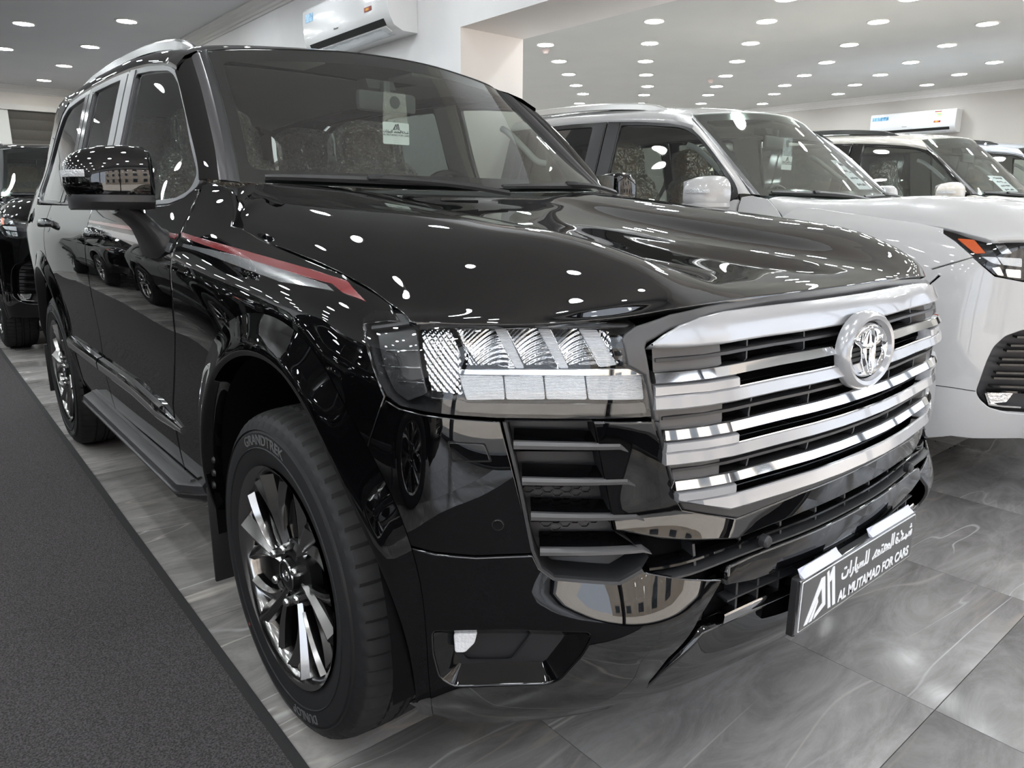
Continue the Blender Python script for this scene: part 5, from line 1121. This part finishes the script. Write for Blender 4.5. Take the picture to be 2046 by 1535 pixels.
strokes(PL,Ft@Matrix.Translation((-.004,.004,0)),M_plw,AR,.0056,'arabic_stroke')
# bumper-mounted pieces behind the plate
box('plate_bracket',-.12,.12,-.91,-.87,.44,.52,M_mat,CAR,.004)
# hanging tag on the rear view mirror
def hang_tag(loc,rz,label,logo=True,col=(.80,.84,.86)):
    e=empty('hang_tag',loc,rz); tag(e,label,'tag')
    mw=mat('tag_white',(.80,.82,.84),.5); ms=glass('tag_sleeve',(.80,.84,.83),.10,.15,bump=(40,.5,.01))
    hole=[(.022*math.cos(t),-.035+.022*math.sin(t)) for t in np.linspace(0,2*math.pi,17)[:-1]]
    F=frame((0,0,0),(1,0,0),(0,0,1))
    FS=Surf(lambda a,b,o:np.stack([a,0*a-o,b],-1),1); panel('sleeve',[(-.046,0),(.046,0),(.054,-.115),(-.054,-.115)],FS,ms,e,holes=[hole],res=.03,th=.001,bev=.0004)
    plate('card',rounded([(-.056,-.182),(.056,-.182),(.056,-.105),(-.056,-.105)],.006),frame((0,-.002,0),(1,0,0),(0,0,1)),mw,e,.001)
    if logo:
        Fc=frame((0,-.0036,0),(1,0,0),(0,0,1)); kk=.24
        for P in LP: plate('card_logo',[((p[0]+.183)*kk,-.121+p[1]*kk) for p in P],Fc,M_ink,e,.0003)
        lettering('card_lettering','AL MUTAMAD FOR CARS',.0098,Fc@Matrix.Translation((0,-.1525,0)),M_ink,e,.0002,'CENTER'); 
        strokes(e,Fc@Matrix.Translation((-.024,-.1425,0))@Matrix.Diagonal((.30,.30,.3,1)),M_ink,AR,.006,'card_arabic')
        for k,(w,m) in enumerate(((.08,M_org),(.06,M_ink),(.05,M_ink))): lettering('card_lettering','- - - - - - -',.006,Fc@Matrix.Translation((0,-.162-k*.0075,0)),m,e,.0002,'CENTER')
    return e
hang_tag((-.058,.90,1.660),0,'white card tag in clear sleeve hanging inside black SUV windscreen')
# ================================================================ the white SUV next to it (same family of body, taller nose)
M_wht=mat('white_pearl_paint',(.50,.50,.507),.3,coat=1.,spec=.3,crough=.02); M_wfr=mat('black_window_trim',(.014,.013,.015),.25)
M_tan=mat('tan_leather',(.50,.30,.15),.5); M_plt=glass('amber_plastic_wrap',(.88,.84,.76),.14,.12,bump=(20,1.,.06),haze=.22)
WL=Surf(lambda a,b,o:WLf(a,b,o,-1),-1)
HOOD2=Net([[(x,y,z+float(hood_lift(y))+(.0 if x<.8 else .004)) for x,y,z in r] for r in HN],.85,1.25,-1)
XS=(2.62,-.06,0); YW=.14
WC=empty('suv',(0,0,0)); tag(WC,'white SUV with amber lamp corner parked right beside the black SUV','car')
panel('hood',[(-.85,0),(.85,0),(.85,1.25),(-.85,1.25)],HOOD2,M_wht,WC,res=.035,th=.02,bev=.004)
zw=lambda y,x:zfit(y,x,lambda s,z:WLf(s,z))
fen2=[(SY(-.30),zw(-.30,.862))]+[(SY(y),zw(y,x+.005)) for y,x in ((-.2,.854),(-.05,.853),(.12,.852),(.25,.851),(.36,.850))]+[(SY(.405),1.215),(SY(.45),1.25),(SY(.53),1.302),(SY(.62),1.318),(SY(.672),1.312),(SY(.672),1.27),(SY(.655),1.215),(SY(.632),1.17),(SY(.622),1.13),(SY(.62),1.02),(SY(.64),.90),(SY(.70),.77),(SY(.765),.66),(SY(.78),.52),(SY(.785),.40),(SY(.50+YW),.40)]
fen2+=[(SY(y),z) for y,z in [(q[0],q[1]) for q in arch(2,130,n=20,yc=YW)]]+[(SY(-.33),1.005)]+[(1.2361,1.0224),(1.0963,1.0769),(1.1697,1.1338),(1.2231,1.1634)]
both('front_fender',fen2,WL,M_wht,WC,res=.035,th=.02,bev=.003)
fg=[(0.8795,0.7999),(0.9453,0.7730),(0.9801,0.7299),(0.9958,0.6704),(1.0158,0.5433),(0.9998,0.5130),(0.9607,0.4790),(0.8932,0.4604)]+[(.72,.455),(.60,.50),(.62,.80)]
bp=[(SY(YW-.49*math.cos(R(a))),ARC+.535*math.sin(R(a))) for a in (-10,0,12,24,36,50)]+[(SY(-.335),.995)]+[(1.2351,1.0165),(1.0956,1.0731),(1.0125,1.0034),(0.9059,0.9847)]+[(.70,.985),(.50,.96),(.50,.30)]+[(0.8007,0.3451),(0.9941,0.3376),(1.0755,0.3413)]
A,B=both('front_bumper',bp,WL,M_wht,WC,holes=[rounded(fg,.015)],res=.03,th=.02,bev=.004)
both('intake_back',rounded(fg,.015),WL,mat('grey_mesh_back',(.05,.05,.055),.5),A,par2=B,res=.05,th=.003,bev=.001,o=-.06); both_wall('intake_wall',rounded(fg,.015),WL,M_pbk,A,B,-.004,-.061,.01)
for k,z in enumerate((.545,.566,.60,.622,.656,.678,.712,.734,.768)):
    lft=np.interp(z,[.5365,.60,.70,.77],[.985,.97,.945,.905])-.012; L=[(s,z) for s in np.linspace(lft,.62,12)]
    v,f=loft([[tuple(WLf(s,z+d,o)) for d,o in ((.004,-.045),(.004,-.012),(-.004,-.012),(-.004,-.045))] for s,z in L]); q=fixn('intake_slat',v,f,M_pbk,A,30); mirror_obj(q,B)
strip('panel_seam',[(1.1540,0.5523),(1.0909,0.5516),(1.0178,0.5452)],WL,M_seam,A,B,-.002,.0005,.004)
fgl=[(0.9699,0.5358),(0.8603,0.5403),(0.8824,0.4975),(0.9458,0.4884)]
both('fog_lamp',rounded(fgl,.006),WL,M_refl,A,par2=B,res=.02,th=.01,bev=.002,o=-.03); 
strip('fog_chrome',[(0.9769,0.5354),(0.9550,0.4879),(0.8942,0.4820),(0.8322,0.4811)],WL,M_chrome,A,B,-.03,-.018,.010)
lp=[(1.2495,1.1745),(1.1827,1.1702),(1.0607,1.1596),(0.9169,1.1454)]+[(.80,1.140),(.80,.99)]+[(0.9066,0.9904),(0.9555,0.9954),(1.0133,1.0092),(1.0542,1.0422),(1.0966,1.0788),(1.1679,1.1339)]
LA,LB=(empty('headlamp',(0,0,0),0,WC) for _ in range(2))
both('lens',lp,WL,M_lensc,LA,par2=LB,res=.03,th=.002,bev=.001); both('housing',lp,WL,M_ldk,LA,par2=LB,res=.04,th=.003,bev=.001,o=-.06); both_wall('housing_wall',lp,WL,M_ldk,LA,LB,-.003,-.061,.0)
for nm,P,m,o in (('amber_reflector',[(1.1697,1.1454),(1.1055,1.1415),(1.0542,1.0918),(1.0914,1.0886)],M_orange,-.012),('light_bar',[(1.0693,1.0779),(1.0147,1.0778),(0.9922,1.0480),(1.0237,1.0528)],M_refw,-.012),('light_bar',[(1.0112,1.0779),(0.9162,1.0741),(0.9127,1.0400),(0.9869,1.0482)],M_refw,-.014),('lamp_lens',[(1.0266,1.0355),(0.9967,1.0422),(0.9747,1.0045),(1.0012,1.0076)],M_refl,-.02),('lamp_lens',[(0.9746,1.0332),(0.9117,1.0305),(0.9074,0.9962),(0.9635,1.0009)],M_refl,-.02),('projector',[(1.0229,1.1230),(0.9906,1.1349),(0.9475,1.0907),(0.9929,1.0879)],M_dchrome,-.03)):
    both(nm,rounded(P,.006),WL,m,LA,par2=LB,res=.02,th=.006,bev=.0015,o=o)
# spindle grille
panel('grille_back',[(.52,.98),(.49,.62),(.50,.34),(-.50,.34),(-.49,.62),(-.52,.98)],WL,M_liner,WC,res=.06,th=.003,bev=.001,o=-.05)
GW=empty('grille',(0,0,0),0,WC)
for k in range(9):
    z=.40+k*.068; w=.46+.03*abs(z-.62)/.3; v,f=loft([[tuple(WLf(s,z+d,o)) for d,o in ((.016,-.03),(.014,.004),(-.012,.008),(-.016,-.03))] for s in np.linspace(-w,w,25)]); fixn('grille_bar',v,f,M_dchrome,GW,30)
flare(YW,-8,172,WC,M_wht,WLf); flare(2.85,-2,188,WC,M_wht)
FDw,RDw=side_body(WC,M_wht,M_wfr,M_tint,M_tintd,M_wht); top_body(WC,M_wht,M_glass); wipers(WC); roof_rail(WC,mat('pale_rail',(.60,.60,.59),.3,metal=.5)); mirror(WC,M_wht,M_wht,FDw,R(72)); running_board(WC); sill(WC); wheel_house(WC,YW)
for x,y,l in ((-.83,YW,False),(-.83,2.85,False),(.83,YW,True),(.83,2.85,True)): wheel(WC,x,y,l,detail=False)
interior(WC,M_tan,pm=M_plt)
WC.location=XS
def recolour(root,mp):
    for o in [root]+list(root.children_recursive):
        for s in o.material_slots:
            if s.material in mp: k=mp[s.material]; s.link='OBJECT'; s.material=k
M_crm=mat('cream_paint',(.48,.455,.415),.3,coat=1.,crough=.02); M_slv=mat('pale_silver_paint',(.52,.55,.60),.3,metal=.3,coat=1.); M_railk=mat('black_rail',(.008,.008,.008),.25,coat=.6)
M_wrap=glass('white_plastic_wrap',(.80,.86,.80),.22,.25,bump=(16,1.,.08),haze=.5)
def car_copy(loc,label,mp,sc=(1,1,1),rz=0,floating=False):
    c=copy_tree(WC); c.location=loc; c.scale=sc; c.rotation_euler=(0,0,rz); c['label']=label
    recolour(c,mp)
    if floating:          # black pillars under a pale roof
        for o in c.children_recursive:
            if o.name.split('.')[0]=='a_pillar':
                for s in o.material_slots: s.link='OBJECT'; s.material=M_blk
    return c
RAIL=bpy.data.materials['pale_rail']
car_copy((5.95,.05,0),'cream SUV with black pillars behind the white SUV',{M_wht:M_crm,RAIL:M_railk,M_wfr:M_blk,M_plt:M_wrap},(1,1,1.04),floating=True)
car_copy((9.05,.25,0),'pale silver SUV with black roof rail at the far right edge',{M_wht:M_slv,RAIL:M_railk},(1,1,1.10))
car_copy((.05,6.15,0),'black SUV parked behind the front one at the left edge',{M_wht:M_blk,RAIL:M_railk,M_plt:M_pla},(1,1,1.0))
car_copy((-3.72,-.85,0),'black SUV across the carpet aisle, nearest the glazed front',{M_wht:M_blk,RAIL:M_railk},(1,1,1))
car_copy((-3.72,4.6,0),'black SUV across the carpet aisle, second from the glazed front',{M_wht:M_blk,RAIL:M_railk},(1,1,1))
car_copy((-3.72,10.2,0),'black SUV across the carpet aisle, third from the glazed front',{M_wht:M_blk,RAIL:M_railk},(1,1,1))
# tags and price sheets
hang_tag((2.56,.84,1.66),0,'white card tag hanging inside white SUV windscreen',True)
M_pap=mat('lilac_white_paper',(.74,.73,.80),.6)
def sheet(root_off,sz,P,label,nlines=4):
    """paper stuck to the inside of a windscreen: P corners in windscreen (a,b)"""
    e=empty('price_sheet',root_off); tag(e,label,'paper'); S=Surf(lambda a,b,o:WIND(a,b,o-.006)*np.array([1,1,sz]),1)
    panel('paper',P,S,M_pap,e,res=.03,th=.0008,bev=.0003); P=np.array(P); rnd=random.Random(5)
    tl,tr,br,bl=P
    for k in range(nlines):
        t=(k+.6)/(nlines+.3); a=tl+(bl-tl)*t; b=tr+(br-tr)*t; n=rnd.randint(3,5)
        for q in range(n):
            u0=.18+.66*q/n; u1=u0+.5/n; h=.020; pts=[a+(b-a)*(u0+(u1-u0)*w/5)+np.array([0,h*rnd.uniform(-.5,.5)]) for w in range(6)]
            L=[tuple(S(p[0],p[1],.0016)) for p in pts]; tube('pen_stroke',L,.0022,M_ink,e,4,up=(0,-.7,.7))
sheet(XS,1.,[(0.16, 0.35), (0.29, 0.36), (0.38, 0.11), (0.17, 0.1)],'white price sheet with writing stuck to the white SUV windscreen')
sheet((5.95,.05,0),1.04,[(-0.27, 0.27), (-0.07, 0.26), (-0.03, 0.03), (-0.24, 0.01)],'white price sheet with writing stuck to the cream SUV windscreen',5)
